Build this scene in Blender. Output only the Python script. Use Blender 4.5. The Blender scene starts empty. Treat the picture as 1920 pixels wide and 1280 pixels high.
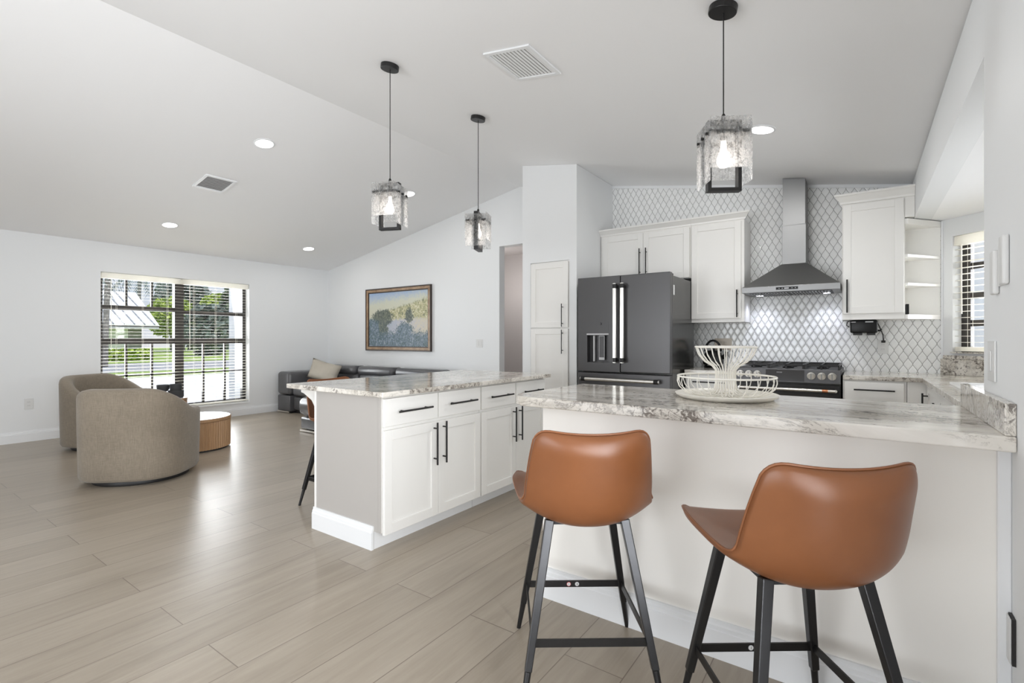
import bpy, bmesh, math, random
from mathutils import Vector, Matrix
random.seed(7)
PI = math.pi
S = bpy.context.scene
COL = S.collection
# ------------------------------------------------------------------ camera
cam_d = bpy.data.cameras.new('camera'); cam = bpy.data.objects.new('camera', cam_d); COL.objects.link(cam)
cam_d.sensor_width = 36.0; cam_d.lens = 927.0/1920*36.0; cam_d.shift_y = -5.0/1920
cam_d.clip_start = 0.02; cam_d.clip_end = 300
cam.location = (0, 0, 1.2); cam.rotation_euler = (PI/2, 0, math.radians(35.32))
S.camera = cam
S.view_settings.view_transform = 'Standard'; S.view_settings.look = 'None'
S.view_settings.exposure = 0.15; S.view_settings.gamma = 1.0; S.view_settings.use_curve_mapping = False
S.cycles.max_bounces = 12; S.cycles.diffuse_bounces = 6; S.cycles.glossy_bounces = 4
S.cycles.transmission_bounces = 8; S.cycles.transparent_max_bounces = 24
S.cycles.sample_clamp_indirect = 6.0; S.cycles.caustics_reflective = False; S.cycles.caustics_refractive = False

# ------------------------------------------------------------------ node helpers
class V:
    """a tiny arithmetic wrapper around Math node sockets"""
    def __init__(s, nt, sock): s.nt, s.s = nt, sock
    def _m(s, op, *a, clamp=False):
        n = s.nt.nodes.new('ShaderNodeMath'); n.operation = op; n.use_clamp = clamp
        for i, q in enumerate((s,)+a):
            if isinstance(q, V): s.nt.links.new(q.s, n.inputs[i])
            else: n.inputs[i].default_value = q
        return V(s.nt, n.outputs[0])
    def __add__(s, o): return s._m('ADD', o)
    __radd__ = __add__
    def __sub__(s, o): return s._m('SUBTRACT', o)
    def __rsub__(s, o): return (s*-1)+o
    def __mul__(s, o): return s._m('MULTIPLY', o)
    __rmul__ = __mul__
    def __truediv__(s, o): return s._m('DIVIDE', o)
    def mod(s, o): return s._m('FLOORED_MODULO', o)
    def abs(s): return s._m('ABSOLUTE')
    def cos(s): return s._m('COSINE')
    def min(s, o): return s._m('MINIMUM', o)
    def max(s, o): return s._m('MAXIMUM', o)
    def pow(s, o): return s._m('POWER', o)
    def clamp(s): return s._m('ADD', 0.0, clamp=True)
    def step(s, a, b):
        n = s.nt.nodes.new('ShaderNodeMapRange'); n.interpolation_type = 'SMOOTHSTEP'
        s.nt.links.new(s.s, n.inputs[0]); n.inputs[1].default_value = a; n.inputs[2].default_value = b
        n.inputs[3].default_value = 0; n.inputs[4].default_value = 1
        return V(s.nt, n.outputs[0])

def new_mat(name, color=(.8, .8, .8), rough=.5, metal=0.0, spec=.5, coat=0.0):
    m = bpy.data.materials.new(name); m.use_nodes = True
    b = m.node_tree.nodes['Principled BSDF']
    b.inputs['Base Color'].default_value = (*color, 1); b.inputs['Roughness'].default_value = rough
    b.inputs['Metallic'].default_value = metal; b.inputs['Specular IOR Level'].default_value = spec
    b.inputs['Coat Weight'].default_value = coat; b.inputs['Coat Roughness'].default_value = .08
    return m
def tools(m):
    nt = m.node_tree
    return nt, nt.nodes, nt.links, nt.nodes['Principled BSDF']
def coords(nt, kind='Object', scale=(1, 1, 1), rot=(0, 0, 0), loc=(0, 0, 0)):
    t = nt.nodes.new('ShaderNodeTexCoord'); mp = nt.nodes.new('ShaderNodeMapping')
    mp.inputs['Scale'].default_value = scale; mp.inputs['Rotation'].default_value = rot; mp.inputs['Location'].default_value = loc
    nt.links.new(t.outputs[kind], mp.inputs['Vector']); return mp.outputs[0]
def world_pos(nt, scale=(1, 1, 1), rot=(0, 0, 0), loc=(0, 0, 0)):
    g = nt.nodes.new('ShaderNodeNewGeometry'); mp = nt.nodes.new('ShaderNodeMapping')
    mp.inputs['Scale'].default_value = scale; mp.inputs['Rotation'].default_value = rot; mp.inputs['Location'].default_value = loc
    nt.links.new(g.outputs['Position'], mp.inputs['Vector']); return mp.outputs[0]
def noise(nt, vec, scale, detail=3, rough=.55, dist=0.0):
    n = nt.nodes.new('ShaderNodeTexNoise'); n.inputs['Scale'].default_value = scale; n.inputs['Detail'].default_value = detail
    n.inputs['Roughness'].default_value = rough; n.inputs['Distortion'].default_value = dist
    nt.links.new(vec, n.inputs['Vector']); return V(nt, n.outputs['Fac'])
def ramp(nt, val, stops):
    r = nt.nodes.new('ShaderNodeValToRGB'); e = r.color_ramp.elements
    while len(e) < len(stops): e.new(.5)
    for k, (p, c) in enumerate(stops): e[k].position = p; e[k].color = (*c, 1)
    nt.links.new(val.s, r.inputs[0]); return r.outputs[0]
def mix(nt, f, a, b):
    n = nt.nodes.new('ShaderNodeMix'); n.data_type = 'RGBA'
    if isinstance(f, V): nt.links.new(f.s, n.inputs[0])
    else: n.inputs[0].default_value = f
    for i, q in ((6, a), (7, b)):
        if isinstance(q, tuple): n.inputs[i].default_value = (*q, 1)
        else: nt.links.new(q, n.inputs[i])
    return n.outputs[2]
def bump(nt, val, strength, dist=.01):
    b = nt.nodes.new('ShaderNodeBump'); b.inputs['Strength'].default_value = strength; b.inputs['Distance'].default_value = dist
    nt.links.new(val.s, b.inputs['Height']); return b.outputs[0]

# ------------------------------------------------------------------ world, sun, daylight
w = bpy.data.worlds.new('sky'); S.world = w; w.use_nodes = True
nt = w.node_tree; bg = nt.nodes['Background']
tc = nt.nodes.new('ShaderNodeTexCoord'); sp = nt.nodes.new('ShaderNodeSeparateXYZ'); nt.links.new(tc.outputs['Generated'], sp.inputs[0])
up = V(nt, sp.outputs[2])
skyc = ramp(nt, up, [(0.0, (.82, .88, .95)), (.35, (.50, .68, .95)), (1.0, (.30, .48, .82))])
cl = noise(nt, tc.outputs['Generated'], 5.0, 6, .6).step(.48, .66)
nt.links.new(mix(nt, cl*.85, skyc, (1, 1, 1)), bg.inputs[0]); bg.inputs[1].default_value = .75

def lamp(kind, name, loc, energy, color=(1, 1, 1), rot=(0, 0, 0), **k):
    d = bpy.data.lights.new(name, kind); d.energy = energy; d.color = color
    for a, b in k.items(): setattr(d, a, b)
    o = bpy.data.objects.new(name, d); COL.objects.link(o); o.location = loc; o.rotation_euler = rot
    return o
lamp('SUN', 'sun', (20, -10, 30), 3.0, (1, .97, .93), (math.radians(21), 0, math.radians(100)), angle=math.radians(1))
# daylight at the front and sink windows, plus added sources out of view
lamp('AREA', 'added_rear_daylight', (-2.45, -3.82, 1.10), 165, (.94, .97, 1), (math.radians(110), 0, 0), shape='RECTANGLE', size=4.2, size_y=2.1)  # added source behind the camera, for unseen glass doors
lamp('AREA', 'added_side_daylight', (.70, -.25, 1.15), 178, (.94, .97, 1), (math.radians(106), 0, math.radians(90)), shape='RECTANGLE', size=2.3, size_y=1.8)  # added source out of view, brightens faces turned to the right wall
lamp('AREA', 'daylight_front_window', (-8.52, 3.06, 1.25), 150, (.93, .97, 1), (math.radians(103), 0, -PI/2), shape='RECTANGLE', size=1.85, size_y=1.75)
lamp('AREA', 'daylight_sink_window', (1.03, 5.20, 1.58), 36, (.95, .98, 1), (math.radians(98), 0, math.radians(135)), shape='RECTANGLE', size=.7, size_y=.9)
lamp('AREA', 'added_nook_daylight', (1.36, 3.65, 1.56), 15, (.95, .98, 1), (math.radians(98), 0, math.radians(90)), shape='RECTANGLE', size=1.5, size_y=.9)  # added source out of view, brightens cabinets and pantry side
lamp('POINT', 'hall_fill', (-4.55, 6.15, 2.0), 5.6, (1, .95, .92), shadow_soft_size=.12)  # unseen fill light added to brighten the hall

# ------------------------------------------------------------------ materials
def paint(name, c, rough=.55, spec=.3):
    m = new_mat(name, c, rough, 0, spec); nt, ns, ln, b = tools(m)
    n = noise(nt, world_pos(nt), 180, 2); ln.new(bump(nt, n, .03, .002), b.inputs['Normal'])
    return m
M = {}
M['wall'] = paint('wall_paint', (.80, .81, .815))
M['ceil'] = paint('ceiling_paint', (.90, .90, .905), .7)
M['warmwall'] = paint('warm_wall_paint', (.91, .885, .84))
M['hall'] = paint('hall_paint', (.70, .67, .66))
M['trim'] = new_mat('trim_white', (.83, .84, .85), .35)
M['cab'] = new_mat('cabinet_white', (.84, .828, .80), .34)
M['greige'] = new_mat('greige_panel', (.45, .428, .405), .4)
M['seam'] = new_mat('seam_grey', (.35, .34, .33), .7)
M['black'] = new_mat('black_metal', (.018, .017, .017), .38, .4)
M['gun'] = new_mat('dark_steel_tube', (.05, .05, .052), .3, .8)
M['plastic_black'] = new_mat('black_plastic', (.006, .006, .006), .35, 0, .3)
M['white_plastic'] = new_mat('white_plastic', (.72, .72, .71), .35)
M['grey_plastic'] = new_mat('grey_plastic', (.55, .55, .56), .4)
M['chrome'] = new_mat('chrome', (.85, .85, .85), .12, 1)
M['nickel'] = new_mat('brushed_nickel', (.78, .76, .72), .28, 1)
M['copper'] = new_mat('copper_band', (.55, .24, .13), .3, 1)
M['bronze'] = new_mat('window_bronze', (.035, .030, .028), .45)
M['cream'] = new_mat('blind_cream', (.88, .86, .80), .45)
mt = M['cream']; nt, ns, ln, b = tools(mt); tl = ns.new('ShaderNodeBsdfTranslucent'); tl.inputs[0].default_value = (.92, .90, .85, 1); mx = ns.new('ShaderNodeMixShader'); mx.inputs[0].default_value = .45
ln.new(b.outputs[0], mx.inputs[1]); ln.new(tl.outputs[0], mx.inputs[2]); ln.new(mx.outputs[0], ns['Material Output'].inputs[0])
M['marbletop'] = new_mat('white_marble_top', (.86, .86, .87), .25)
M['darkpot'] = new_mat('charcoal_stoneware', (.045, .047, .05), .6)
M['ivory'] = new_mat('ivory_enamel', (.84, .81, .74), .32)
M['red'] = new_mat('dark_red_leather', (.10, .006, .008), .5)
M['beige'] = new_mat('beige_plate', (.62, .55, .46), .4)
M['floorblack'] = new_mat('black_base', (.012, .011, .011), .5)
M['display'] = new_mat('display_glass', (.03, .027, .026), .12)
M['sink'] = new_mat('sink_white', (.9, .9, .9), .15)
def brushed(name, c, rough, metal=1.0, sc=(2, 2, 160)):
    m = new_mat(name, c, rough, metal); nt, ns, ln, b = tools(m)
    n = noise(nt, coords(nt, 'Object', sc), 6, 3)
    r = n*.16 + (rough-.08); ln.new(r.s, b.inputs['Roughness']); return m
M['steel'] = brushed('brushed_steel', (.27, .27, .27), .42)
M['slate'] = brushed('slate_steel', (.098, .096, .098), .36, .65)
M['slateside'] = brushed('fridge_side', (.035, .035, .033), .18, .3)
def emis(name, c, s):
    m = bpy.data.materials.new(name); m.use_nodes = True; nt = m.node_tree; nt.nodes.clear()
    e = nt.nodes.new('ShaderNodeEmission'); o = nt.nodes.new('ShaderNodeOutputMaterial')
    e.inputs[0].default_value = (*c, 1); e.inputs[1].default_value = s; nt.links.new(e.outputs[0], o.inputs[0]); return m
M['lens'] = emis('downlight_lens', (1, .98, .95), 5.0)
M['bulb'] = emis('warm_bulb', (1, .90, .80), 4.0)
M['led'] = emis('hood_led', (.85, .88, 1), 9.0)
M['clock'] = emis('clock_digits', (.75, .75, .75), .35)
# floor planks run along Y
m = new_mat('plank_floor', (.5, .45, .4), .3); nt, ns, ln, b = tools(m); M['floor'] = m
uv = world_pos(nt, (1, 1, 1), (0, 0, -PI/2), (0, 0, 0))     # rotated: (x,y) -> (y,-x)
g = nt.nodes.new('ShaderNodeNewGeometry'); sx = nt.nodes.new('ShaderNodeSeparateXYZ'); ln.new(g.outputs['Position'], sx.inputs[0])
cmb = nt.nodes.new('ShaderNodeCombineXYZ')
ln.new((V(nt, sx.outputs[1]) - 1.65 + 15.1).s, cmb.inputs[0]); ln.new((V(nt, sx.outputs[0]) + 2.094 + 9.36).s, cmb.inputs[1])
br = nt.nodes.new('ShaderNodeTexBrick'); ln.new(cmb.outputs[0], br.inputs['Vector'])
br.offset = .5; br.inputs['Scale'].default_value = 1; br.inputs['Brick Width'].default_value = 1.51; br.inputs['Row Height'].default_value = .234
br.inputs['Mortar Size'].default_value = .0024; br.inputs['Mortar Smooth'].default_value = .4; br.inputs['Bias'].default_value = 0
br.inputs['Color1'].default_value = (0, 0, 0, 1); br.inputs['Color2'].default_value = (1, 1, 1, 1); br.inputs['Mortar'].default_value = (.5, .5, .5, 1)
tone = V(nt, br.outputs['Color'])
off = nt.nodes.new('ShaderNodeVectorMath'); off.operation = 'ADD'
cm2 = nt.nodes.new('ShaderNodeCombineXYZ'); ln.new((tone*37).s, cm2.inputs[2])
mpf = world_pos(nt, (9.0, .75, 1)); ln.new(mpf, off.inputs[0]); ln.new(cm2.outputs[0], off.inputs[1])
gr1 = noise(nt, off.outputs[0], 2.2, 6, .62, .6); gr2 = noise(nt, off.outputs[0], 12, 3, .6, .2)
big = noise(nt, world_pos(nt, (1.4, .5, 1)), 1.6, 2)
k = gr1*.62 + gr2*.10 + tone*.17 + big*.14
colr = ramp(nt, k, [(.28, (.245, .204, .157)), (.46, (.325, .276, .217)), (.62, (.378, .325, .260)), (.8, (.425, .37, .300))])
ln.new(mix(nt, V(nt, br.outputs['Fac'])*.9, colr, (.17, .135, .105)), b.inputs['Base Color'])
ln.new((gr1*.16 + .24).s, b.inputs['Roughness'])
ln.new(bump(nt, V(nt, br.outputs['Fac'])*-1 + gr2*.05, .25, .002), b.inputs['Normal'])
# granite
def granite(name, stretch, seed, dark=1.0):
    m = new_mat(name, (.8, .8, .78), .10, 0, .42); nt, ns, ln, b = tools(m)
    p = world_pos(nt, stretch, (0, 0, math.radians(12)), (seed, seed*.7, seed*.3))
    n1 = noise(nt, p, 1.6, 8, .62, 1.4); n2 = noise(nt, p, 5.5, 8, .7, 2.2); n3 = noise(nt, world_pos(nt, (1, 1, 1), (0, 0, 0), (seed, 0, 0)), 38, 5, .65, .8)
    base = ramp(nt, n1, [(.30, (.40, .365, .315)), (.42, (.58, .54, .48)), (.52, (.72, .685, .625)), (.68, (.84, .805, .75))])
    vein = (n2-.5).abs().step(.030, .0)*n1.step(.62, .46)
    c = mix(nt, vein*(.85*dark), base, (.17, .145, .125))
    n4 = noise(nt, p, 2.4, 3, .5, .6)
    spk = n3.step(.50, .58)*n4.step(.48, .58)
    c = mix(nt, (spk*(.9*dark)).clamp(), c, (.085, .065, .055))
    tanp = n4.step(.40, .28)*n3.step(.5, .62)
    c = mix(nt, tanp*.45, c, (.42, .33, .25))
    ln.new(c, b.inputs['Base Color']); return m
M['granite'] = granite('granite_white', (.8, 2.6, 2.2), 3.0, .85)
M['granite2'] = granite('granite_island', (2.2, 1.2, 2.0), 9.0, .72)
M['granite_v'] = granite('granite_splash', (1.8, 1.8, 1.8), 5.5, .85)
# ogee tile
m = new_mat('ogee_tile', (.8, .8, .8), .14); nt, ns, ln, b = tools(m); M['tile'] = m
g = nt.nodes.new('ShaderNodeNewGeometry'); sx = nt.nodes.new('ShaderNodeSeparateXYZ'); ln.new(g.outputs['Position'], sx.inputs[0])
X, Z = V(nt, sx.outputs[0]), V(nt, sx.outputs[2])
TW, TH = .063, .117
s_ = X*(2/TW) + .35; ph = Z*(1/TH) + .1
cosw = (ph*(2*PI)).cos(); tri = 1 - (ph.mod(1.0)*2-1).abs()*2; tri = tri*-1
T = cosw*.6 + tri*.4
de = ((s_ - T*.5 + 1).mod(2.0) - 1).abs(); do = ((s_ + T*.5).mod(2.0) - 1).abs()
d = de.min(do)
grout = d.step(.10, .045)
tn = noise(nt, world_pos(nt), 9, 2)
tile_c = ramp(nt, tn, [(.3, (.88, .885, .88)), (.7, (.93, .935, .93))])
ln.new(mix(nt, grout, tile_c, (.34, .34, .33)), b.inputs['Base Color'])
ln.new((grout*.6 + .12).s, b.inputs['Roughness'])
ln.new(bump(nt, d.step(.0, .5), .5, .005), b.inputs['Normal'])
# leather / fabric
def leather(name, c, c2, rough):
    m = new_mat(name, c, rough); nt, ns, ln, b = tools(m)
    n = noise(nt, coords(nt), 5, 4); ln.new(ramp(nt, n, [(.3, c2), (.7, c)]), b.inputs['Base Color'])
    f = noise(nt, coords(nt), 260, 2); ln.new(bump(nt, f, .06, .001), b.inputs['Normal']); return m
M['leather'] = leather('tan_leather', (.212, .078, .028), (.170, .060, .021), .36)
M['piping'] = new_mat('tan_piping', (.22, .085, .035), .4)
M['grey_leather'] = leather('charcoal_leather', (.095, .095, .10), (.075, .075, .08), .26)
m = new_mat('taupe_linen', (.3, .25, .2), .9); nt, ns, ln, b = tools(m); M['linen'] = m
pc = coords(nt)
a1 = noise(nt, coords(nt, 'Object', (3, 3, 60)), 9, 3, .7); a2 = noise(nt, coords(nt, 'Object', (40, 40, 3)), 6, 3, .7); a3 = noise(nt, pc, 3, 3)
kk = a1*.4 + a2*.4 + a3*.2
ln.new(ramp(nt, kk, [(.36, (.155, .127, .094)), (.52, (.228, .189, .142)), (.66, (.290, .245, .188))]), b.inputs['Base Color'])
ln.new(bump(nt, kk, .35, .003), b.inputs['Normal']); b.inputs['Sheen Weight'].default_value = .2
M['pillow'] = leather('beige_satin', (.48, .44, .37), (.40, .36, .30), .45)
M['brownpillow'] = leather('brown_velvet', (.20, .135, .12), (.15, .10, .09), .6)
m = new_mat('fluted_oak', (.4, .25, .13), .5); nt, ns, ln, b = tools(m); M['oak'] = m
n = noise(nt, coords(nt, 'Object', (30, 30, 1.5)), 4, 4, .6)
ln.new(ramp(nt, n, [(.3, (.30, .17, .085)), (.6, (.42, .255, .135)), (.8, (.48, .31, .17))]), b.inputs['Base Color'])
# clear panes and hammered glass
def pane_mat(name, gloss):
    m = bpy.data.materials.new(name); m.use_nodes = True; nt = m.node_tree; nt.nodes.clear()
    o = nt.nodes.new('ShaderNodeOutputMaterial'); t = nt.nodes.new('ShaderNodeBsdfTransparent'); gl = nt.nodes.new('ShaderNodeBsdfGlossy')
    gl.inputs['Roughness'].default_value = .02; f = nt.nodes.new('ShaderNodeFresnel'); f.inputs[0].default_value = 1.45
    mx = nt.nodes.new('ShaderNodeMixShader'); q = V(nt, f.outputs[0])*gloss
    nt.links.new(q.s, mx.inputs[0]); nt.links.new(t.outputs[0], mx.inputs[1]); nt.links.new(gl.outputs[0], mx.inputs[2]); nt.links.new(mx.outputs[0], o.inputs[0]); return m
M['pane'] = pane_mat('clear_glass', .7)
m = bpy.data.materials.new('hammered_glass'); m.use_nodes = True; nt = m.node_tree; nt.nodes.clear(); M['glass'] = m
o = nt.nodes.new('ShaderNodeOutputMaterial'); t = nt.nodes.new('ShaderNodeBsdfTransparent'); t.inputs[0].default_value = (.98, .98, .98, 1)
gl = nt.nodes.new('ShaderNodeBsdfGlossy'); gl.inputs['Roughness'].default_value = .08; tl = nt.nodes.new('ShaderNodeBsdfTranslucent'); tl.inputs[0].default_value = (.95, .95, .95, 1)
hn = noise(nt, world_pos(nt, (1, 1, .7)), 85, 2, .5, .6)
bb = bump(nt, hn, .8, .008); nt.links.new(bb, gl.inputs['Normal']); nt.links.new(bb, tl.inputs['Normal'])
m1 = nt.nodes.new('ShaderNodeMixShader'); nt.links.new((hn.step(.42, .60)*.50 + .20).s, m1.inputs[0]); nt.links.new(t.outputs[0], m1.inputs[1]); nt.links.new(tl.outputs[0], m1.inputs[2])
lw = nt.nodes.new('ShaderNodeLayerWeight'); lw.inputs[0].default_value = .35; nt.links.new(bb, lw.inputs['Normal'])
m2 = nt.nodes.new('ShaderNodeMixShader'); nt.links.new((V(nt, lw.outputs['Fresnel'])*.35).s, m2.inputs[0]); nt.links.new(m1.outputs[0], m2.inputs[1]); nt.links.new(gl.outputs[0], m2.inputs[2])
nt.links.new(m2.outputs[0], o.inputs[0])
# landscape canvas
m = new_mat('landscape_canvas', (.5, .5, .5), .55); nt, ns, ln, b = tools(m); M['canvas'] = m
tcn = nt.nodes.new('ShaderNodeTexCoord'); sx = nt.nodes.new('ShaderNodeSeparateXYZ'); ln.new(tcn.outputs['Object'], sx.inputs[0])
oc = tcn.outputs['Object']
wob = noise(nt, oc, 8, 4, .7); fine = noise(nt, coords(nt, 'Object', (1, 1, .8)), 42, 5, .8, .4); fine = (fine-.5)*1.7 + .5
u = V(nt, sx.outputs[0])*(1/1.40) + (wob-.5)*.10; v = V(nt, sx.outputs[2])*(1/.89) + (wob-.5)*.12 + (fine-.5)*.05
c = ramp(nt, v - u*.10 + (fine-.5)*.16, [(.45, (.60, .58, .44)), (.78, (.60, .61, .50)), (.88, (.42, .50, .60)), (1.0, (.30, .42, .64))])
hill = (v - (u*.30 + .56) + (fine-.5)*.06).step(.03, -.03)*u.step(.22, .30)
hc = ramp(nt, fine*.7 + wob*.3, [(.30, (.09, .11, .10)), (.42, (.26, .27, .15)), (.55, (.55, .51, .28)), (.68, (.72, .70, .60))])
c = mix(nt, hill, c, hc)
water = (v - .50 + (fine-.5)*.10).step(.03, -.03)
wc = ramp(nt, fine*.5 + u*.5, [(.30, (.40, .46, .50)), (.5, (.46, .48, .56)), (.72, (.60, .55, .44))])
c = mix(nt, water, c, wc)
def blob(cx, cz, rx, rz):
    return ((u-cx)*(1/rx)).pow(2.0) + ((v-cz)*(1/rz)).pow(2.0) + (fine-.5)*1.5
tr = blob(.24, .53, .20, .16).step(1.05, .75).max(blob(.70, .56, .075, .13).step(1.05, .75)).max(blob(.26, .3, .10, .25).step(1.05, .75))
tc_ = ramp(nt, fine*.8 + wob*.2, [(.32, (.03, .045, .05)), (.52, (.10, .125, .10)), (.70, (.24, .26, .19))])
c = mix(nt, tr*.92, c, tc_)
low = (v - (.26 + (wob-.5)*.25) + (fine-.5)*.25).step(.05, -.05).max(blob(.05, .32, .16, .22).step(1.05, .7)).max(blob(.62, .25, .16, .2).step(1.05, .7))
lc = ramp(nt, fine*.75 + wob*.25, [(.28, (.035, .065, .13)), (.44, (.09, .15, .14)), (.56, (.17, .22, .32)), (.70, (.46, .52, .50))])
c = mix(nt, low*.95, c, lc)
ln.new(c, b.inputs['Base Color'])
m = new_mat('gilt_frame', (.42, .28, .16), .42); nt, ns, ln, b = tools(m); M['gilt'] = m
n = noise(nt, coords(nt), 12, 4); ln.new(ramp(nt, n, [(.3, (.24, .14, .075)), (.7, (.44, .30, .18))]), b.inputs['Base Color'])
M['framedark'] = new_mat('frame_dark', (.035, .02, .013), .4)
# exterior
def ground(name, a, bcol, sc):
    m = new_mat(name, a, .9); nt, ns, ln, b = tools(m); n = noise(nt, world_pos(nt), sc, 5); ln.new(ramp(nt, n, [(.35, a), (.65, bcol)]), b.inputs['Base Color']); return m
M['grass'] = ground('lawn_grass', (.20, .30, .06), (.36, .46, .12), 2.5)
M['concrete'] = ground('concrete', (.72, .71, .69), (.80, .79, .77), .8)
M['asphalt'] = ground('asphalt', (.30, .30, .31), (.38, .38, .39), 1)
M['leaf_lime'] = ground('leaf_lime', (.26, .38, .04), (.50, .60, .12), 4)
M['leaf_dark'] = ground('leaf_dark', (.05, .085, .05), (.13, .18, .10), 3)
M['leaf_grey'] = ground('leaf_grey', (.10, .14, .12), (.22, .27, .24), 3)
M['bark'] = ground('palm_bark', (.28, .25, .22), (.38, .35, .31), 6)
M['roofmetal'] = new_mat('white_metal_roof', (.86, .87, .88), .45)
M['roofseam'] = new_mat('roof_seam', (.30, .31, .33), .5)
M['housewall'] = new_mat('house_wall', (.30, .29, .29), .8)
M['extwhite'] = new_mat('white_stucco', (.85, .85, .85), .8)
M['fence'] = new_mat('tan_fence', (.50, .45, .40), .8)

# ------------------------------------------------------------------ mesh builder
class MB:
    def __init__(s, origin=(0, 0, 0)): s.bm = bmesh.new(); s.o = Vector(origin)
    def v(s, p): return s.bm.verts.new(Vector(p) - s.o)
    def face(s, vs):
        try: return s.bm.faces.new(vs)
        except ValueError: return None
    def hexa(s, c):        # 8 corners: bottom ring 4, top ring 4
        q = [s.v(p) for p in c]
        for f in ((0, 3, 2, 1), (4, 5, 6, 7), (0, 1, 5, 4), (1, 2, 6, 5), (2, 3, 7, 6), (3, 0, 4, 7)): s.face([q[i] for i in f])
        return s
    def box(s, x0, x1, y0, y1, z0, z1):
        return s.hexa([(x0, y0, z0), (x1, y0, z0), (x1, y1, z0), (x0, y1, z0), (x0, y0, z1), (x1, y0, z1), (x1, y1, z1), (x0, y1, z1)])
    def mbox(s, f, u0, u1, v0, v1, d0, d1):
        return s.hexa([f(u0, v0, d0), f(u1, v0, d0), f(u1, v1, d0), f(u0, v1, d0), f(u0, v0, d1), f(u1, v0, d1), f(u1, v1, d1), f(u0, v1, d1)])
    def prism(s, poly, f, a, b):   # poly of (u,v); f(u,v,d)
        A = [s.v(f(u, v, a)) for u, v in poly]; B = [s.v(f(u, v, b)) for u, v in poly]
        s.face(A[::-1]); s.face(B)
        n = len(poly)
        for i in range(n): s.face([A[i], A[(i+1) % n], B[(i+1) % n], B[i]])
        return s
    def ring(s, c, ax1, ax2, r1, r2, n): return [s.v(Vector(c) + Vector(ax1)*(r1*math.cos(2*PI*i/n)) + Vector(ax2)*(r2*math.sin(2*PI*i/n))) for i in range(n)]
    def loft(s, rings, cap0=True, cap1=True):
        for a, b in zip(rings, rings[1:]):
            n = len(a)
            for i in range(n): s.face([a[i], a[(i+1) % n], b[(i+1) % n], b[i]])
        if cap0: s.face(rings[0][::-1])
        if cap1: s.face(rings[-1])
        return s
    def cyl(s, p0, p1, r0, r1=None, n=12):
        r1 = r0 if r1 is None else r1
        p0, p1 = Vector(p0), Vector(p1); d = (p1-p0).normalized()
        a = d.orthogonal().normalized(); b = d.cross(a)
        return s.loft([s.ring(p0, a, b, r0, r0, n), s.ring(p1, a, b, r1, r1, n)])
    def bar(s, p0, p1, w0, h0, up=(0, 0, 1), w1=None, h1=None):   # rectangular bar
        w1 = w0 if w1 is None else w1; h1 = h0 if h1 is None else h1
        p0, p1 = Vector(p0), Vector(p1); d = (p1-p0).normalized(); a = d.cross(Vector(up)).normalized(); b = a.cross(d)
        R = []
        for p, ww, hh in ((p0, w0, h0), (p1, w1, h1)):
            R.append([s.v(p + a*(sa*ww/2) + b*(sb*hh/2)) for sa, sb in ((-1, -1), (1, -1), (1, 1), (-1, 1))])
        return s.loft(R)
    def tube(s, pts, r, n=8, closed=False):
        P = [Vector(p) for p in pts]; rings = []; m = len(P); a = None
        for i in range(m):
            t = (P[(i+1) % m]-P[i-1]) if closed else (P[min(i+1, m-1)]-P[max(i-1, 0)])
            t.normalize()
            a = (a - t*a.dot(t)).normalized() if a is not None and (a - t*a.dot(t)).length > 1e-6 else t.orthogonal().normalized()
            rr = r(i/(m-1)) if callable(r) else r
            rings.append(s.ring(P[i], a, t.cross(a), rr, rr, n))
        if closed: rings.append(rings[0]); return s.loft(rings, False, False)
        return s.loft(rings)
    def lathe(s, prof, c=(0, 0, 0), n=32, cap0=True, cap1=True):
        return s.loft([s.ring((c[0], c[1], c[2]+z), (1, 0, 0), (0, 1, 0), r, r, n) for r, z in prof], cap0, cap1)
    def rbox(s, x0, x1, y0, y1, z0, z1, r, k=3, puff=0.0):   # box with rounded edges
        t = bmesh.new(); bmesh.ops.create_cube(t, size=1)
        for q in t.verts: q.co = Vector((x0+(q.co.x+.5)*(x1-x0), y0+(q.co.y+.5)*(y1-y0), z0+(q.co.z+.5)*(z1-z0)))
        bmesh.ops.bevel(t, geom=t.edges[:], offset=r, segments=k, profile=.5, affect='EDGES')
        mp = {q: s.v(q.co) for q in t.verts}
        for f in t.faces: s.face([mp[q] for q in f.verts])
        t.free(); return s
    def build(s, name, mat, parent=None, smooth=False, bevel=0.0, seg=2, sub=0, recalc=True, solid=0.0, ang=40):
        if recalc: bmesh.ops.recalc_face_normals(s.bm, faces=s.bm.faces[:])
        me = bpy.data.meshes.new(name); s.bm.to_mesh(me); s.bm.free()
        o = bpy.data.objects.new(name, me); COL.objects.link(o)
        for q in (mat if isinstance(mat, list) else [mat]): me.materials.append(q)
        if smooth:
            for p in me.polygons: p.use_smooth = True
            if smooth == 'auto':
                try: me.set_sharp_from_angle(angle=math.radians(ang))
                except Exception: pass
        if solid:
            q = o.modifiers.new('solid', 'SOLIDIFY'); q.thickness = solid; q.offset = -1
        if bevel:
            q = o.modifiers.new('bevel', 'BEVEL'); q.width = bevel; q.segments = seg; q.limit_method = 'ANGLE'; q.angle_limit = math.radians(30)
        if sub:
            q = o.modifiers.new('sub', 'SUBSURF'); q.levels = sub; q.render_levels = sub
        if parent is not None: o.parent = parent
        return o
def tag(o, label, cat, group=None, kind=None):
    o['label'] = label; o['category'] = cat
    if group: o['group'] = group
    if kind: o['kind'] = kind
    return o
def thing(name, label, cat, loc=(0, 0, 0), rz=0.0, group=None):
    o = bpy.data.objects.new(name, None); COL.objects.link(o); o.location = loc; o.rotation_euler = (0, 0, rz); o.empty_display_size = .1
    return tag(o, label, cat, group)
def struct(o): o['kind'] = 'structure'; return o
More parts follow.
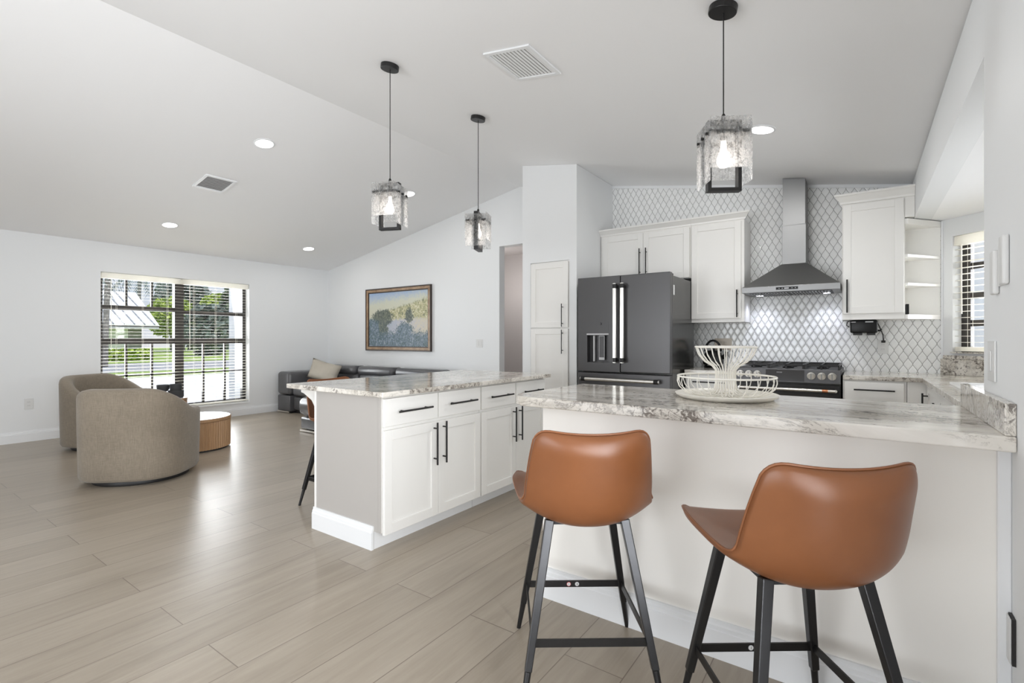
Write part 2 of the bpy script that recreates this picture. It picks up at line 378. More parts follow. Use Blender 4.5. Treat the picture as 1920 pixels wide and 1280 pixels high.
def copy_tree(o, parent=None):
    c = o.copy(); COL.objects.link(c); c.parent = parent
    for ch in list(o.children): copy_tree(ch, c)
    return c
def at(origin):                      # builder in world coordinates for a thing whose base is at origin
    return lambda: MB(origin)

# ------------------------------------------------------------------ shell of the room
XL, XR, YB, YR = -7.955, .345, 5.43, -3.3
RX, RZ = -3.72, 3.223
def ceilz(x):
    return 2.44 + (RZ-2.44)*(x-XL)/(RX-XL) if x < RX else 2.52 + (RZ-2.52)*(XR-x)/(XR-RX)
XZ = lambda u, v, d: (u, d, v)       # polygons in the xz plane swept along y
struct(MB().box(XL-.25, 1.5, YR-.2, 7.2, -.10, 0).build('floor', M['floor']))
mb = MB()
mb.prism([(XL-.2, ceilz(XL)-.037), (RX, RZ), (RX, RZ+.12), (XL-.2, ceilz(XL)+.083)], XZ, YR-.12, YB+.12)
mb.prism([(RX, RZ), (XR+.12, ceilz(XR+.12)), (XR+.12, ceilz(XR+.12)+.12), (RX, RZ+.12)], XZ, YR-.12, YB+.12)
struct(mb.build('ceiling', M['ceil']))
# back wall: sofa wall, opening to the hall, wall behind the kitchen
mb = MB()
mb.prism([(XL-.2, 0), (-4.06, 0), (-4.06, ceilz(-4.06)), (XL, ceilz(XL)), (XL-.2, ceilz(XL)-.037)], XZ, YB, YB+.12)
mb.prism([(-4.06, 2.465), (-3.05, 2.465), (-3.05, ceilz(-3.05)), (RX, RZ), (-4.06, ceilz(-4.06))], XZ, YB, YB+.12)
mb.prism([(-3.05, 0), (XR+.12, 0), (XR+.12, ceilz(XR+.12)), (-3.05, ceilz(-3.05))], XZ, YB, YB+.12)
mb.prism([(XR+.12, 0), (.60, 0), (.60, 2.22), (XR+.12, 2.22)], XZ, YB, YB+.12)
struct(mb.build('wall_back', M['wall']))
# left (window) wall with its opening
WY0, WY1, WZ0, WZ1 = 2.12, 4.0, .205, 2.065
mb = MB()
for a in ((YR, WY0, 0, 2.44), (WY1, YB, 0, 2.44), (WY0, WY1, 0, WZ0), (WY0, WY1, WZ1, 2.44)):
    mb.box(XL-.2, XL, *a)
struct(mb.build('wall_left', M['wall']))
mb = MB()
mb.box(XR, XR+.12, 1.0, 2.35, 0, 2.50).box(XR, XR+.12, YR, -1.45, 0, 2.50).box(XR, XR+.12, -1.45, 1.0, 0, .2).box(XR, XR+.12, -1.45, 1.0, 2.1, 2.50)
mb.prism([(2.35, 2.18), (YB, 2.18), (YB, 2.50), (2.35, 2.50)], lambda u, v, d: (d, u, v), XR, XR+.12)
struct(mb.build('wall_right', M['wall']))
# rear wall behind the camera; its wide glass doors are added for their light
mb = MB()
DA, DB = -4.6, -.3
mb.prism([(XL-.2, 0), (DA, 0), (DA, ceilz(DA)), (RX, RZ), (XL, ceilz(XL)), (XL-.2, ceilz(XL)-.037)], XZ, YR-.12, YR)
mb.prism([(DB, 0), (XR+.12, 0), (XR+.12, ceilz(XR+.12)), (DB, ceilz(DB))], XZ, YR-.12, YR)
mb.prism([(DA, 2.2), (DB, 2.2), (DB, ceilz(DB)), (DA, ceilz(DA))], XZ, YR-.12, YR)
struct(mb.build('wall_rear', M['wall']))
d1 = struct(MB().box(DA, DA+.06, YR-.1, YR-.03, 0, 2.2).box(DB-.06, DB, YR-.1, YR-.03, 0, 2.2).box(DA, DB, YR-.1, YR-.03, 2.14, 2.2).box(-2.5, -2.4, YR-.1, YR-.03, 0, 2.15).box(DA, DB, YR-.1, YR-.03, 0, .06).build('added_glass_doors', M['bronze']))
MB().box(DA+.06, DB-.06, YR-.07, YR-.062, .06, 2.14).build('glass_panel', M['pane'], d1)
w3 = struct(MB().box(XR+.04, XR+.10, -1.45, -1.40, .2, 2.1).box(XR+.04, XR+.10, .95, 1.0, .2, 2.1).box(XR+.04, XR+.10, -.25, -.19, .2, 2.1).box(XR+.04, XR+.10, -1.45, 1.0, 2.05, 2.1).box(XR+.04, XR+.10, -1.45, 1.0, .2, .25).build('added_side_window', M['bronze']))  # unseen window, added and placed to let in side light
MB().box(XR+.066, XR+.072, -1.40, .95, .25, 2.05).build('glass_pane', M['pane'], w3)
# sink nook: low ceiling, angled window wall, end walls
struct(MB().box(XR+.12, 2.4, 2.23, YB+.12, 2.18, 2.26).build('ceiling_nook', M['ceil']))  # outer overhang added to keep sun out of the nook
DC = Vector((.54, 5.42, 0)); DS = Vector((1, -1, 0)).normalized(); DN = Vector((1, 1, 0)).normalized()
def dg(s, z, d): p = DC + DS*s + DN*d; return (p.x, p.y, z)   # angled wall frame: s along, d outwards
SW0, SW1, SZ0, SZ1 = .085, .80, 1.085, 2.035
mb = MB()
for s0, s1, z0, z1 in ((0, SW0, 0, 2.2), (SW1, .87, 0, 2.2), (SW0, SW1, 0, SZ0), (SW0, SW1, SZ1, 2.2)):
    mb.hexa([dg(s0, z0, 0), dg(s1, z0, 0), dg(s1, z0, .14), dg(s0, z0, .14), dg(s0, z1, 0), dg(s1, z1, 0), dg(s1, z1, .14), dg(s0, z1, .14)])
struct(mb.build('wall_sink', M['wall']))
struct(MB().box(1.155, 1.275, 2.23, 2.9, 0, 2.2).box(1.155, 1.275, 4.4, 4.80, 0, 2.2).box(1.155, 1.275, 2.9, 4.4, 0, 1.085).box(1.155, 1.275, 2.9, 4.4, 2.035, 2.2).box(XR+.12, 1.275, 2.23, 2.35, 0, 2.2).build('wall_nook', M['wall']))
w4 = struct(MB().box(1.22, 1.26, 2.9, 2.95, 1.085, 2.035).box(1.22, 1.26, 4.35, 4.4, 1.085, 2.035).box(1.22, 1.26, 3.62, 3.68, 1.085, 2.035).box(1.22, 1.26, 2.9, 4.4, 1.985, 2.035).box(1.22, 1.26, 2.9, 4.4, 1.085, 1.13).build('added_nook_window', M['bronze']))  # unseen window, added as an extra light source in the nook
MB().box(1.238, 1.242, 2.94, 4.36, 1.12, 2.0).build('glass_pane', M['pane'], w4)
# pantry block beside the fridge
PX0, PX1, PY = -3.06, -2.39, 4.52
mb = MB()
F1 = lambda u, v, d: (u, d, v)
def blk(x0, x1, y0, y1, z0=0.0, z1=None):
    a, b_ = (ceilz(x0)-.002, ceilz(x1)-.002) if z1 is None else (z1, z1)
    mb.hexa([(x0, y0, z0), (x1, y0, z0), (x1, y1, z0), (x0, y1, z0), (x0, y0, a), (x1, y0, b_), (x1, y1, b_), (x0, y1, a)])
blk(PX0, -2.955, PY, PY+.1); blk(-2.475, PX1, PY, PY+.1); blk(-2.955, -2.475, PY, PY+.1, 2.02)
blk(PX0, PX0+.08, PY+.1, YB-.001); blk(PX1-.08, PX1, PY+.1, YB-.001)
struct(mb.build('wall_pantry', M['wall']))
# hall behind the opening
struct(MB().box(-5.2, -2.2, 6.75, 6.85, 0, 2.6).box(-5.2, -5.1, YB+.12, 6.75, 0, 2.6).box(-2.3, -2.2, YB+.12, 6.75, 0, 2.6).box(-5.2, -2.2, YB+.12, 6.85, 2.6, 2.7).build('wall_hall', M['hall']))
d2 = struct(MB().box(-4.10, -4.02, 6.72, 6.75, 0, 2.25).box(-3.12, -3.04, 6.72, 6.75, 0, 2.25).box(-4.02, -3.12, 6.72, 6.75, 2.17, 2.25).build('door_1', M['trim'], bevel=.006))
MB().box(-4.02, -3.12, 6.735, 6.75, 0, 2.17).build('leaf', M['trim'], d2)
# tiled wall of the kitchen
TY = 5.42
mb = MB(); mb.prism([(PX1, .86), (.535, .86), (.535, 2.175), (XR, 2.175), (XR-.001, ceilz(XR)-.03), (PX1, ceilz(PX1)-.03)], XZ, TY, YB)
struct(mb.build('wall_tile', M['tile']))
struct(MB().prism([(PX1, ceilz(PX1)-.031), (XR, ceilz(XR)-.031), (XR, ceilz(XR)-.001), (PX1, ceilz(PX1)-.001)], XZ, TY-.012, YB).build('trim_1', M['trim']))
struct(MB().prism([(0, .86), (.012, .86), (.012, 2.175), (0, 2.175)], lambda u, v, d: (.533+u, d, v), TY-.012, YB).build('trim_2', M['trim']))
# skirting boards
def skirt(name, p0, p1, nrm, h=.128, t=.016):
    p0, p1, nrm = Vector(p0), Vector(p1), Vector(nrm); L = (p1-p0)
    f = lambda u, v, d: tuple(p0 + L*d + nrm*u + Vector((0, 0, v)))
    mb = MB().prism([(0, 0), (t, 0), (t, h*.74), (t*.8, h*.76), (t*.75, h*.86), (t*.45, h*.90), (t*.4, h), (0, h)], f, 0, 1)
    return struct(mb.build(name, M['trim']))
skirt('baseboard_left', (XL, YR, 0), (XL, YB, 0), (1, 0, 0))
skirt('baseboard_back', (XL, YB, 0), (-4.06, YB, 0), (0, -1, 0))
# peninsula half wall
struct(MB().box(-1.222, XR, 1.975, 2.60, 0, .888).build('wall_peninsula', M['warmwall']))
skirt('baseboard_peninsula', (-1.222, 1.975, 0), (XR, 1.975, 0), (0, -1, 0), .14, .018)
skirt('baseboard_peninsula_end', (-1.222, 1.957, 0), (-1.222, 2.60, 0), (-1, 0, 0), .14, .018)
skirt('baseboard_right', (XR, YR, 0), (XR, 1.957, 0), (-1, 0, 0), .14, .016)
struct(MB().box(XR-.03, XR, 1.955, 1.974, .14, .888).build('trim_3', M['trim'], bevel=.004))

# ------------------------------------------------------------------ front window and its blinds
XG = -8.09
win = struct(MB().box(XG-.05, XG+.02, WY0, WY0+.05, WZ0, WZ1).box(XG-.05, XG+.02, WY1-.05, WY1, WZ0, WZ1)
    .box(XG-.05, XG+.02, WY0, WY1, WZ1-.05, WZ1).box(XG-.05, XG+.02, WY0, WY1, WZ0, WZ0+.05).box(XG-.06, XG+.03, 2.995, 3.11, WZ0, WZ1).build('window_1', M['bronze']))
def bars(name, L):
    mb = MB()
    for a in L: mb.box(XG-.02, XG+.015, *a)
    return mb.build(name, M['bronze'], win)
bars('meeting_rail', [(WY0, WY1, 1.13, 1.205)])
bars('upper_rail', [(WY0, 2.995, 1.585, 1.645), (3.11, WY1, 1.56, 1.615)])
bars('muntin', [(2.415, 2.44, 1.645, WZ1), (2.71, 2.735, 1.645, WZ1), (2.415, 2.44, WZ0, 1.13), (2.71, 2.735, WZ0, 1.13), (3.37, 3.395, WZ0, 1.13), (3.675, 3.70, WZ0, 1.13),
                (WY0, 2.995, .695, .712), (3.11, WY1, .695, .712)])
MB().box(XG-.008, XG-.004, WY0+.04, WY1-.04, WZ0+.04, WZ1-.04).build('glass_pane', M['pane'], win)
struct(MB().box(XL-.09, XL+.012, WY0-.0, WY1, WZ0-.02, WZ0+.002).build('trim_4', M['trim'], bevel=.004))
def blind(y0, y1, label):
    t = thing('venetian_blind', label, 'blind', (-8.0, (y0+y1)/2, 2.06), 0, 'blinds in the front window')
    B = at((-8.0, (y0+y1)/2, 2.06))
    B().box(-8.035, -7.965, y0, y1, 1.985, 2.055).build('headrail', M['cream'], t, bevel=.004)
    mb = B(); z = 1.945
    while z > .27:
        mb.hexa([(-8.024, y0, z), (-7.976, y0, z-.002), (-7.976, y1, z-.002), (-8.024, y1, z), (-8.024, y0, z+.0014), (-7.976, y0, z-.0006), (-7.976, y1, z-.0006), (-8.024, y1, z+.0014)]); z -= .0435
    mb.build('slats', M['cream'], t)
    B().box(-8.025, -7.975, y0, y1, .222, .245).build('bottom_rail', M['cream'], t, bevel=.003)
    mb = B()
    for q in (.18, .5, .82):
        yy = y0 + (y1-y0)*q
        for xx in (-8.022, -7.978): mb.cyl((xx, yy, .24), (xx, yy, 1.99), .0012, n=5)
    mb.build('ladder_cord', M['cream'], t)
    B().cyl((-7.968, y0+.10, 1.05), (-7.968, y0+.10, 1.98), .004, n=6).build('tilt_wand', M['cream'], t)
blind(WY0+.012, 3.047, 'white venetian blind on the left half of the front window')
blind(3.053, WY1-.012, 'white venetian blind on the right half of the front window, nearer the sofa')
# sink window
mb = MB()
def dbox(mb, s0, s1, z0, z1, d0, d1):
    return mb.hexa([dg(s0, z0, d0), dg(s1, z0, d0), dg(s1, z0, d1), dg(s0, z0, d1), dg(s0, z1, d0), dg(s1, z1, d0), dg(s1, z1, d1), dg(s0, z1, d1)])
w2 = struct(dbox(dbox(dbox(dbox(MB(), SW0, SW0+.07, SZ0, SZ1, .085, .12), SW1-.05, SW1, SZ0, SZ1, .085, .12), SW0, SW1, SZ1-.03, SZ1, .085, .12), SW0, SW1, SZ0, SZ0+.04, .085, .12).build('window_2', M['bronze']))
mb = MB()
for z in (1.30, 1.52, 1.76): dbox(mb, SW0, SW1, z, z+.05, .09, .115)
mb.build('muntin', M['bronze'], w2)
dbox(MB(), SW0+.04, SW1-.04, SZ0+.02, SZ1-.02, .10, .104).build('glass_pane', M['pane'], w2)
p0 = dg((SW0+SW1)/2, 2.0, .04)
t = thing('venetian_blind', 'white slatted blind in the small window over the corner sink', 'blind', p0)
B = at(p0)
dbox(B(), SW0+.006, SW1-.006, 1.955, 2.03, .005, .065).build('headrail', M['cream'], t, bevel=.004)
mb = B(); z = 1.92
while z > 1.16: dbox(mb, SW0+.008, SW1-.008, z, z+.003, .012, .06); z -= .05
mb.build('slats', M['cream'], t)
dbox(B(), SW0+.008, SW1-.008, 1.10, 1.135, .012, .06).build('bottom_rail', M['cream'], t, bevel=.003)
mb = B()
for s in (.19, .45, .70):
    for d_ in (.011, .061): mb.cyl(dg(s, 1.12, d_), dg(s, 1.96, d_), .0012, n=5)
mb.build('ladder_cord', M['cream'], t)
B().tube([dg(.15, 1.96, .004), dg(.15, 1.6, .004), dg(.152, 1.40, .003)], .0045, 6).build('tilt_wand', M['cream'], t)

# ------------------------------------------------------------------ cabinets
def pull(B, f, parent, u0, v0, u1, v1, d, r=.006, post=.032):
    mb = B(); a, b_ = Vector(f(u0, v0, d+post)), Vector(f(u1, v1, d+post)); mb.cyl(a, b_, r, n=10)
    for q in (.14, .86):
        uu, vv = u0+(u1-u0)*q, v0+(v1-v0)*q
        mb.cyl(f(uu, vv, d), f(uu, vv, d+post), r*.8, n=8)
    return mb.build('handle', M['black'], parent, smooth='auto')
def shaker(B, f, parent, u0, u1, v0, v1, name='door', d0=.002, st=.058):
    g = .0015; u0 += g; u1 -= g; v0 += g; v1 -= g
    mb = B().mbox(f, u0+st-.004, u1-st+.004, v0+st-.004, v1-st+.004, d0, d0+.010)
    for a in ((u0, u0+st, v0, v1), (u1-st, u1, v0, v1), (u0+st, u1-st, v0, v0+st), (u0+st, u1-st, v1-st, v1)): mb.mbox(f, *a, d0, d0+.019)
    return mb.build(name, M['cab'], parent, bevel=.002)
def slab(B, f, parent, u0, u1, v0, v1, name='drawer', d0=.002):
    g = .0015
    return B().mbox(f, u0+g, u1-g, v0+g, v1-g, d0, d0+.019).build(name, M['cab'], parent, bevel=.002)
# island: two base units
IX = -2.21
fI = lambda u, v, d: (IX+d, u, v)
def island_unit(y0, y1, ym, label, end=False):
    o = (-2.5, (y0+y1)/2, 0); B = at(o)
    t = thing('base_cabinet', label, 'cabinet', o, 0, 'island base cabinets')
    B().box(-2.825, IX, y0, y1, .105, .875).build('body', M['cab'], t)
    B().box(-2.825, -2.272, y0, y1, 0, .105).build('toe_kick', M['trim'], t)
    for a, b_ in ((y0, ym), (ym, y1)):
        dr = slab(B, fI, t, a+.004, b_-.004, .70, .862); c = (a+b_)/2 + .005
        pull(B, fI, dr, c-.135, .782, c+.135, .782, .021)
    L = shaker(B, fI, t, y0+.004, ym, .09, .682); R_ = shaker(B, fI, t, ym, y1-.004, .09, .682)
    pull(B, fI, L, ym-.040, .415, ym-.040, .678, .021); pull(B, fI, R_, ym+.042, .415, ym+.042, .678, .021)
    if end:
        B().box(-2.832, IX+.002, y0-.006, y0, .106, .875).box(-2.832, -2.272, y0-.006, y0, .0, .106).build('end_panel', M['greige'], t, bevel=.001)
        B().box(-2.838, -2.822, y0-.010, y0-.0055, .13, .875).build('corner_trim', M['cab'], t, bevel=.001); B().box(IX-.016, IX+.004, y0-.010, y0-.0055, .11, .875).build('corner_trim', M['greige'], t, bevel=.001)
        f = lambda u, v, d: (-2.848 + d*(2.848-2.268), y0-.006-u, v)
        B().prism([(0, 0), (.016, 0), (.016, .098), (.013, .102), (.012, .114), (.007, .120), (.006, .135), (0, .135)], f, 0, 1).build('base_trim', M['trim'], t)
        B().prism([(-2.836, .875), (-2.836, .66), (-2.85, .66), (-2.88, .74), (-2.93, .80), (-3.02, .84), (-3.05, .845), (-3.05, .875)], XZ, y0+.03, y0+.07).build('corbel', M['cab'], t)
    return t
island_unit(1.845, 2.712, 2.284, 'white two-drawer base cabinet at the near end of the kitchen island', True)
island_unit(2.716, 3.575, 3.143, 'white two-drawer base cabinet at the far end of the kitchen island')
o = (-2.6, 2.7, .875); t = MB(o).box(-3.10, -2.145, 1.80, 3.60, .8755, .905).build('countertop', M['granite2'], None, bevel=.004)
t.location = o; tag(t, 'grey veined granite top of the free-standing kitchen island', 'countertop')
# peninsula slab with a rounded corner
o = (-.5, 2.3, .89); mb = MB(o)
poly = [(XR-.001, 1.893), (-1.24, 1.897), (-1.31, 1.91), (-1.355, 1.945), (-1.372, 1.99), (-1.372, 2.66), (XR-.001, 2.66)]
mb.prism(poly, lambda u, v, d: (u, v, d), .8885, .932)
t = mb.build('countertop', M['granite'], None, bevel=.005, seg=3); t.location = o
tag(t, 'white granite breakfast bar top with grey streaks above the tan stools', 'countertop')
o = (XR-.01, 2.28, .932)
t = MB(o).box(XR-.024, XR-.001, 1.90, 2.655, .9325, 1.022).build('splashback', M['granite_v'], None, bevel=.002); t.location = o
tag(t, 'upright granite splash strip against the right wall at the bar end', 'splashback')
# kitchen counters
CZ = .908
o = (.5, 4.0, CZ-.033); mb = MB(o)
poly = [(-.128, 4.775), (.335, 4.775), (.362, 4.75), (.372, 2.665), (1.15, 2.665), (1.15, 4.805), (.536, 5.417), (-.128, 5.417)]
mb.prism(poly, lambda u, v, d: (u, v, d), CZ-.033, CZ)
t = mb.build('countertop', M['granite'], None, bevel=.003); t.location = o
tag(t, 'white granite corner counter running from the stove to the sink window', 'countertop')
o = (-1.15, 5.1, CZ-.033)
t = MB(o).box(-1.378, -.935, 4.775, 5.417, CZ-.033, CZ).build('countertop', M['granite'], None, bevel=.003); t.location = o
tag(t, 'short white granite counter between the fridge and the stove, under the kettle', 'countertop')
p0 = dg(.43, CZ, -.01)
mb = MB(p0); dbox(mb, .004, .85, CZ+.0005, 1.036, -.022, -.001)
t = mb.build('splashback', M['granite_v'], None, bevel=.002); t.location = p0; tag(t, 'upright granite splash under the corner sink window', 'splashback')
p0 = dg(.43, 1.037, 0)
mb = MB(p0); dbox(mb, .03, .85, 1.037, 1.066, -.03, .0); dbox(mb, SW0+.002, SW1-.002, 1.0855, 1.094, -.03, .08)
t = mb.build('window_ledge', M['granite_v'], None, bevel=.002); t.location = p0; tag(t, 'thin granite ledge below the sink window blind', 'ledge')
# sink dropped in the corner run
o = (.70, 3.85, CZ); mb = MB(o)
for a in ((.46, .94, 3.45, 3.50), (.46, .94, 4.20, 4.25), (.46, .51, 3.50, 4.20), (.89, .94, 3.50, 4.20)): mb.box(*a, CZ+.0005, CZ+.014)
mb.box(.51, .89, 3.50, 4.20, CZ+.0005, CZ+.004)
t = mb.build('sink', M['sink'], None, bevel=.003); t.location = o; tag(t, 'white sink basin set in the corner granite counter', 'sink')
# range wall base units
fR = lambda u, v, d: (u, 4.80-d, v)
def base_unit(x0, x1, label, right=False):
    o = ((x0+x1)/2, 5.1, 0); B = at(o); t = thing('base_cabinet', label, 'cabinet', o, 0, 'base cabinets beside the stove')
    B().box(x0, x1, 4.80, 5.418, .105, .8745).build('body', M['cab'], t); B().box(x0, x1, 4.87, 5.418, 0, .105).build('toe_kick', M['trim'], t)
    dr = slab(B, fR, t, x0+.01, x1-.015, .70, .862); c = (x0+x1)/2; hw = (x1-x0)*.32
    pull(B, fR, dr, c-hw, .800, c+hw, .800, .021)
    d = shaker(B, fR, t, x0+.01, x1-.015, .11, .69); pull(B, fR, d, x1-.07, .42, x1-.07, .67, .021)
base_unit(-.128, .275, 'white base cabinet with one drawer, right of the stove')
base_unit(-1.376, -.936, 'white base cabinet with one drawer, between fridge and stove')
o = (.55, 4.0, 0); B = at(o); t = thing('base_cabinet', 'white corner cabinet running under the sink, with a short black pull', 'cabinet', o)
B().box(.415, 1.14, 2.70, 4.799, .105, .8745).box(.278, .42, 4.80, 5.40, .105, .8745).build('body', M['cab'], t); B().box(.48, 1.14, 2.70, 4.80, 0, .105).build('toe_kick', M['trim'], t)
fS = lambda u, v, d: (.413-d, u, v)
for a in (2.75, 3.43, 4.11):
    d = shaker(B, fS, t, a, a+.67, .11, .862); pull(B, fS, d, a+.60, .66, a+.60, .80, .021)
# upper cabinets
fU = lambda u, v, d: (u, 5.09-d, v)
def crown(B, t, x0, x1, z, y=5.09, ends=(0, 0), z1=2.402):
    f = lambda u, v, d: (x0 - (ends[0]*u) + d*((x1-x0) + (ends[0]+ends[1])*u), y-u, v)
    B().prism([(0, z), (.012, z), (.016, z+.016), (.045, z1-.022), (.056, z1-.015), (.056, z1), (-.30, z1), (-.30, z)], f, 0, 1).build('crown_moulding', M['cab'], t)
o = (-1.885, 5.25, 1.81); B = at(o); t = thing('wall_cabinet', 'wide white two-door wall cabinet over the fridge', 'cabinet', o, 0, 'white wall cabinets')
B().box(-2.385, -1.402, 5.09, 5.418, 1.81, 2.335).build('body', M['cab'], t)
L = shaker(B, fU, t, -2.36, -1.892, 1.815, 2.32); R_ = shaker(B, fU, t, -1.892, -1.412, 1.815, 2.32)
pull(B, fU, L, -1.925, 1.865, -1.925, 2.155, .021); pull(B, fU, R_, -1.855, 1.865, -1.855, 2.155, .021)
crown(B, t, -2.388, -1.401, 2.335)
o = (-1.17, 5.25, 1.36); B = at(o); t = thing('wall_cabinet', 'tall white single-door wall cabinet left of the range hood', 'cabinet', o, 0, 'white wall cabinets')
B().box(-1.400, -.912, 5.09, 5.418, 1.362, 2.335).build('body', M['cab'], t); d = shaker(B, fU, t, -1.396, -.935, 1.395, 2.32)
pull(B, fU, d, -.968, 1.405, -.968, 1.665, .021); crown(B, t, -1.400, -.912, 2.335, ends=(0, 1))
o = (.07, 5.25, 1.36); B = at(o); t = thing('wall_cabinet', 'white single-door wall cabinet right of the range hood, open end shelves', 'cabinet', o, 0, 'white wall cabinets')
B().box(-.142, .280, 5.09, 5.418, 1.362, 2.345).build('body', M['cab'], t); d = shaker(B, fU, t, -.136, .274, 1.41, 2.335)
pull(B, fU, d, -.105, 1.42, -.105, 1.70, .021); B().box(.2805, .343, 5.09, 5.418, 2.182, 2.345).build('filler_panel', M['cab'], t)
crown(B, t, -.142, .343, 2.345, ends=(1, 0), z1=2.425)
mb = B(); sh = [(.281, 5.095), (.30, 5.095), (.50, 5.36), (.53, 5.40), (.53, 5.418), (.281, 5.418)]
for z in (1.362, 1.632, 1.862): mb.prism(sh, lambda u, v, d: (u, v, d), z, z+(.035 if z < 1.4 else .02))
mb.prism(sh, lambda u, v, d: (u, v, d), 2.128, 2.172); mb.box(.281, .53, 5.408, 5.418, 1.39, 2.13)
mb.build('end_shelf', M['cab'], t)
# pantry
o = (-2.715, 4.54, 0); B = at(o); t = thing('pantry_cabinet', 'tall white built-in pantry cabinet left of the fridge', 'cabinet', o)
fP = lambda u, v, d: (u, 4.530-d, v)
B().box(-2.953, -2.477, 4.532, 5.1, .10, 2.018).build('body', M['cab'], t); B().box(-2.953, -2.477, 4.56, 5.1, 0, .10).build('toe_kick', M['trim'], t)
up_ = shaker(B, fP, t, -2.945, -2.485, 1.318, 2.005); lo = shaker(B, fP, t, -2.945, -2.485, .11, 1.308)
pull(B, fP, up_, -2.545, 1.325, -2.545, 1.565, .021, r=.005); pull(B, fP, lo, -2.545, 1.045, -2.545, 1.295, .021, r=.005)

# ------------------------------------------------------------------ fridge
o = (-1.85, 4.8, 0); B = at(o); t = thing('refrigerator', 'dark slate french-door refrigerator with steel handles', 'refrigerator', o)
FX0, FX1, FM = -2.312, -1.394, -1.866
B().box(FX0+.01, FX1-.004, 4.475, 5.17, .02, 1.775).build('body', M['slateside'], t, bevel=.004)
for a in (FX0+.02, FX1-.12): B().box(a, a+.10, 4.469, 4.56, 1.7755, 1.80).build('hinge_cover', M['black'], t, bevel=.004)
fF = lambda u, v, d: (u, 4.40-d, v)
def fdoor(x0, x1, z0, z1, name):
    return B().box(x0, x1, 4.40, 4.468, z0, z1).build(name, M['slate'], t, bevel=.007, seg=3)
mb = B(); DX0, DX1, DZ0, DZ1 = -2.21, -1.985, .972, 1.235
mb.box(FX0, DX0, 4.40, 4.468, .885, 1.80).box(DX1, FM-.003, 4.40, 4.468, .885, 1.80).box(DX0, DX1, 4.40, 4.468, .885, DZ0).box(DX0, DX1, 4.40, 4.468, DZ1, 1.80)
dl = mb.build('door', M['slate'], t); dr = fdoor(FM+.003, FX1, .885, 1.80, 'door')
dw = fdoor(FX0, FX1, .46, .870, 'freezer_drawer'); fdoor(FX0, FX1, .05, .452, 'freezer_drawer')
def fhandle(par, p0, p1, r=.012):
    mb = B(); mb.cyl(p0, p1, r, n=14); h = mb.build('handle', M['nickel'], par, smooth='auto')
    a, b_ = Vector(p0), Vector(p1)
    for q in (.035, .965):
        mb = B(); c = a.lerp(b_, q); e1 = (b_-a).normalized()*.02
        mb.cyl(c-e1, c+e1, r*1.25, n=14); 
        mb.bar(c, c+Vector((0, .055, 0)), .022, .022, (0, 0, 1) if abs(e1.x) > .001 else (1, 0, 0))
        mb.build('handle_mount', M['black'], h)
fhandle(dl, (-1.898, 4.345, .975), (-1.898, 4.345, 1.72), .019); fhandle(dr, (-1.825, 4.345, .975), (-1.825, 4.345, 1.72), .019)
fhandle(dw, (-2.255, 4.345, .812), (-1.475, 4.345, .812), .017)
B().box(DX0, DX1, 4.458, 4.466, DZ0, DZ1).build('dispenser_recess', M['slate'], dl); B().box(DX0, DX0+.055, 4.452, 4.457, DZ0, DZ1).build('dispenser_slot', M['floorblack'], dl)
B().box(DX0-.004, DX1+.004, 4.394, 4.40, 1.238, 1.252).build('dispenser_bar', M['grey_plastic'], dl, bevel=.002)
B().box(DX0, DX1, 4.3985, 4.401, 1.256, 1.362).cyl((-2.07, 4.40, 1.345), (-2.07, 4.39, 1.345), .014, n=16).build('dispenser_panel', M['slate'], dl)
pd = B().box(-2.095, -2.035, 4.42, 4.432, .995, 1.232).build('dispenser_paddle', M['grey_plastic'], dl, bevel=.003); B().box(-2.090, -2.040, 4.4185, 4.4205, 1.02, 1.225).build('paddle_face', M['slate'], pd)
B().box(-2.155, -2.140, 4.42, 4.44, .98, 1.232).build('dispenser_divider', M['grey_plastic'], dl)
B().box(FX1-.0035, FX1-.0025, 4.50, 4.535, 1.60, 1.69).build('label_sticker', M['white_plastic'], t)

# ------------------------------------------------------------------ range
o = (-.535, 5.1, 0); B = at(o); t = thing('gas_range', 'black slide-in gas range with round silver knobs', 'stove', o)
GX0, GX1 = -.925, -.142
B().box(GX0, GX1, 4.80, 5.405, .02, .905).build('body', M['slateside'], t)
fd = B().box(GX0+.006, GX1-.006, 4.765, 4.80, .20, .818).build('oven_door', M['black'], t, bevel=.004)
B().box(GX0+.06, GX1-.06, 4.7625, 4.766, .26, .735).build('oven_glass', M['display'], fd)
B().box(GX0+.006, GX1-.006, 4.77, 4.80, .03, .19).build('storage_drawer', M['slate'], t, bevel=.004)
h = B().cyl((-.885, 4.715, .778), (-.175, 4.715, .778), .013, n=14).build('handle', M['nickel'], fd, smooth='auto')
for a in (-.885, -.175): B().cyl((a, 4.715, .778), (a, 4.766, .778), .012, n=10).build('handle_mount', M['nickel'], h)
B().cyl((-.265, 4.715, .778), (-.225, 4.715, .778), .0138, n=14).build('copper_band', M['copper'], h, smooth='auto')
fC = lambda u, v, d: (u, 4.775-d + (v-.835)*.12, v)
cp = B().mbox(fC, GX0, GX1, .832, .945, -.03, .0).build('control_panel', M['slate'], t, bevel=.003)
B().mbox(fC, -.685, -.395, .842, .936, -.002, .002).build('display', M['display'], cp)
mb = B()
for k in range(4): mb.mbox(fC, -.60+k*.011, -.594+k*.011, .910, .919, .002, .003)
mb.build('clock_digits', M['clock'], cp)
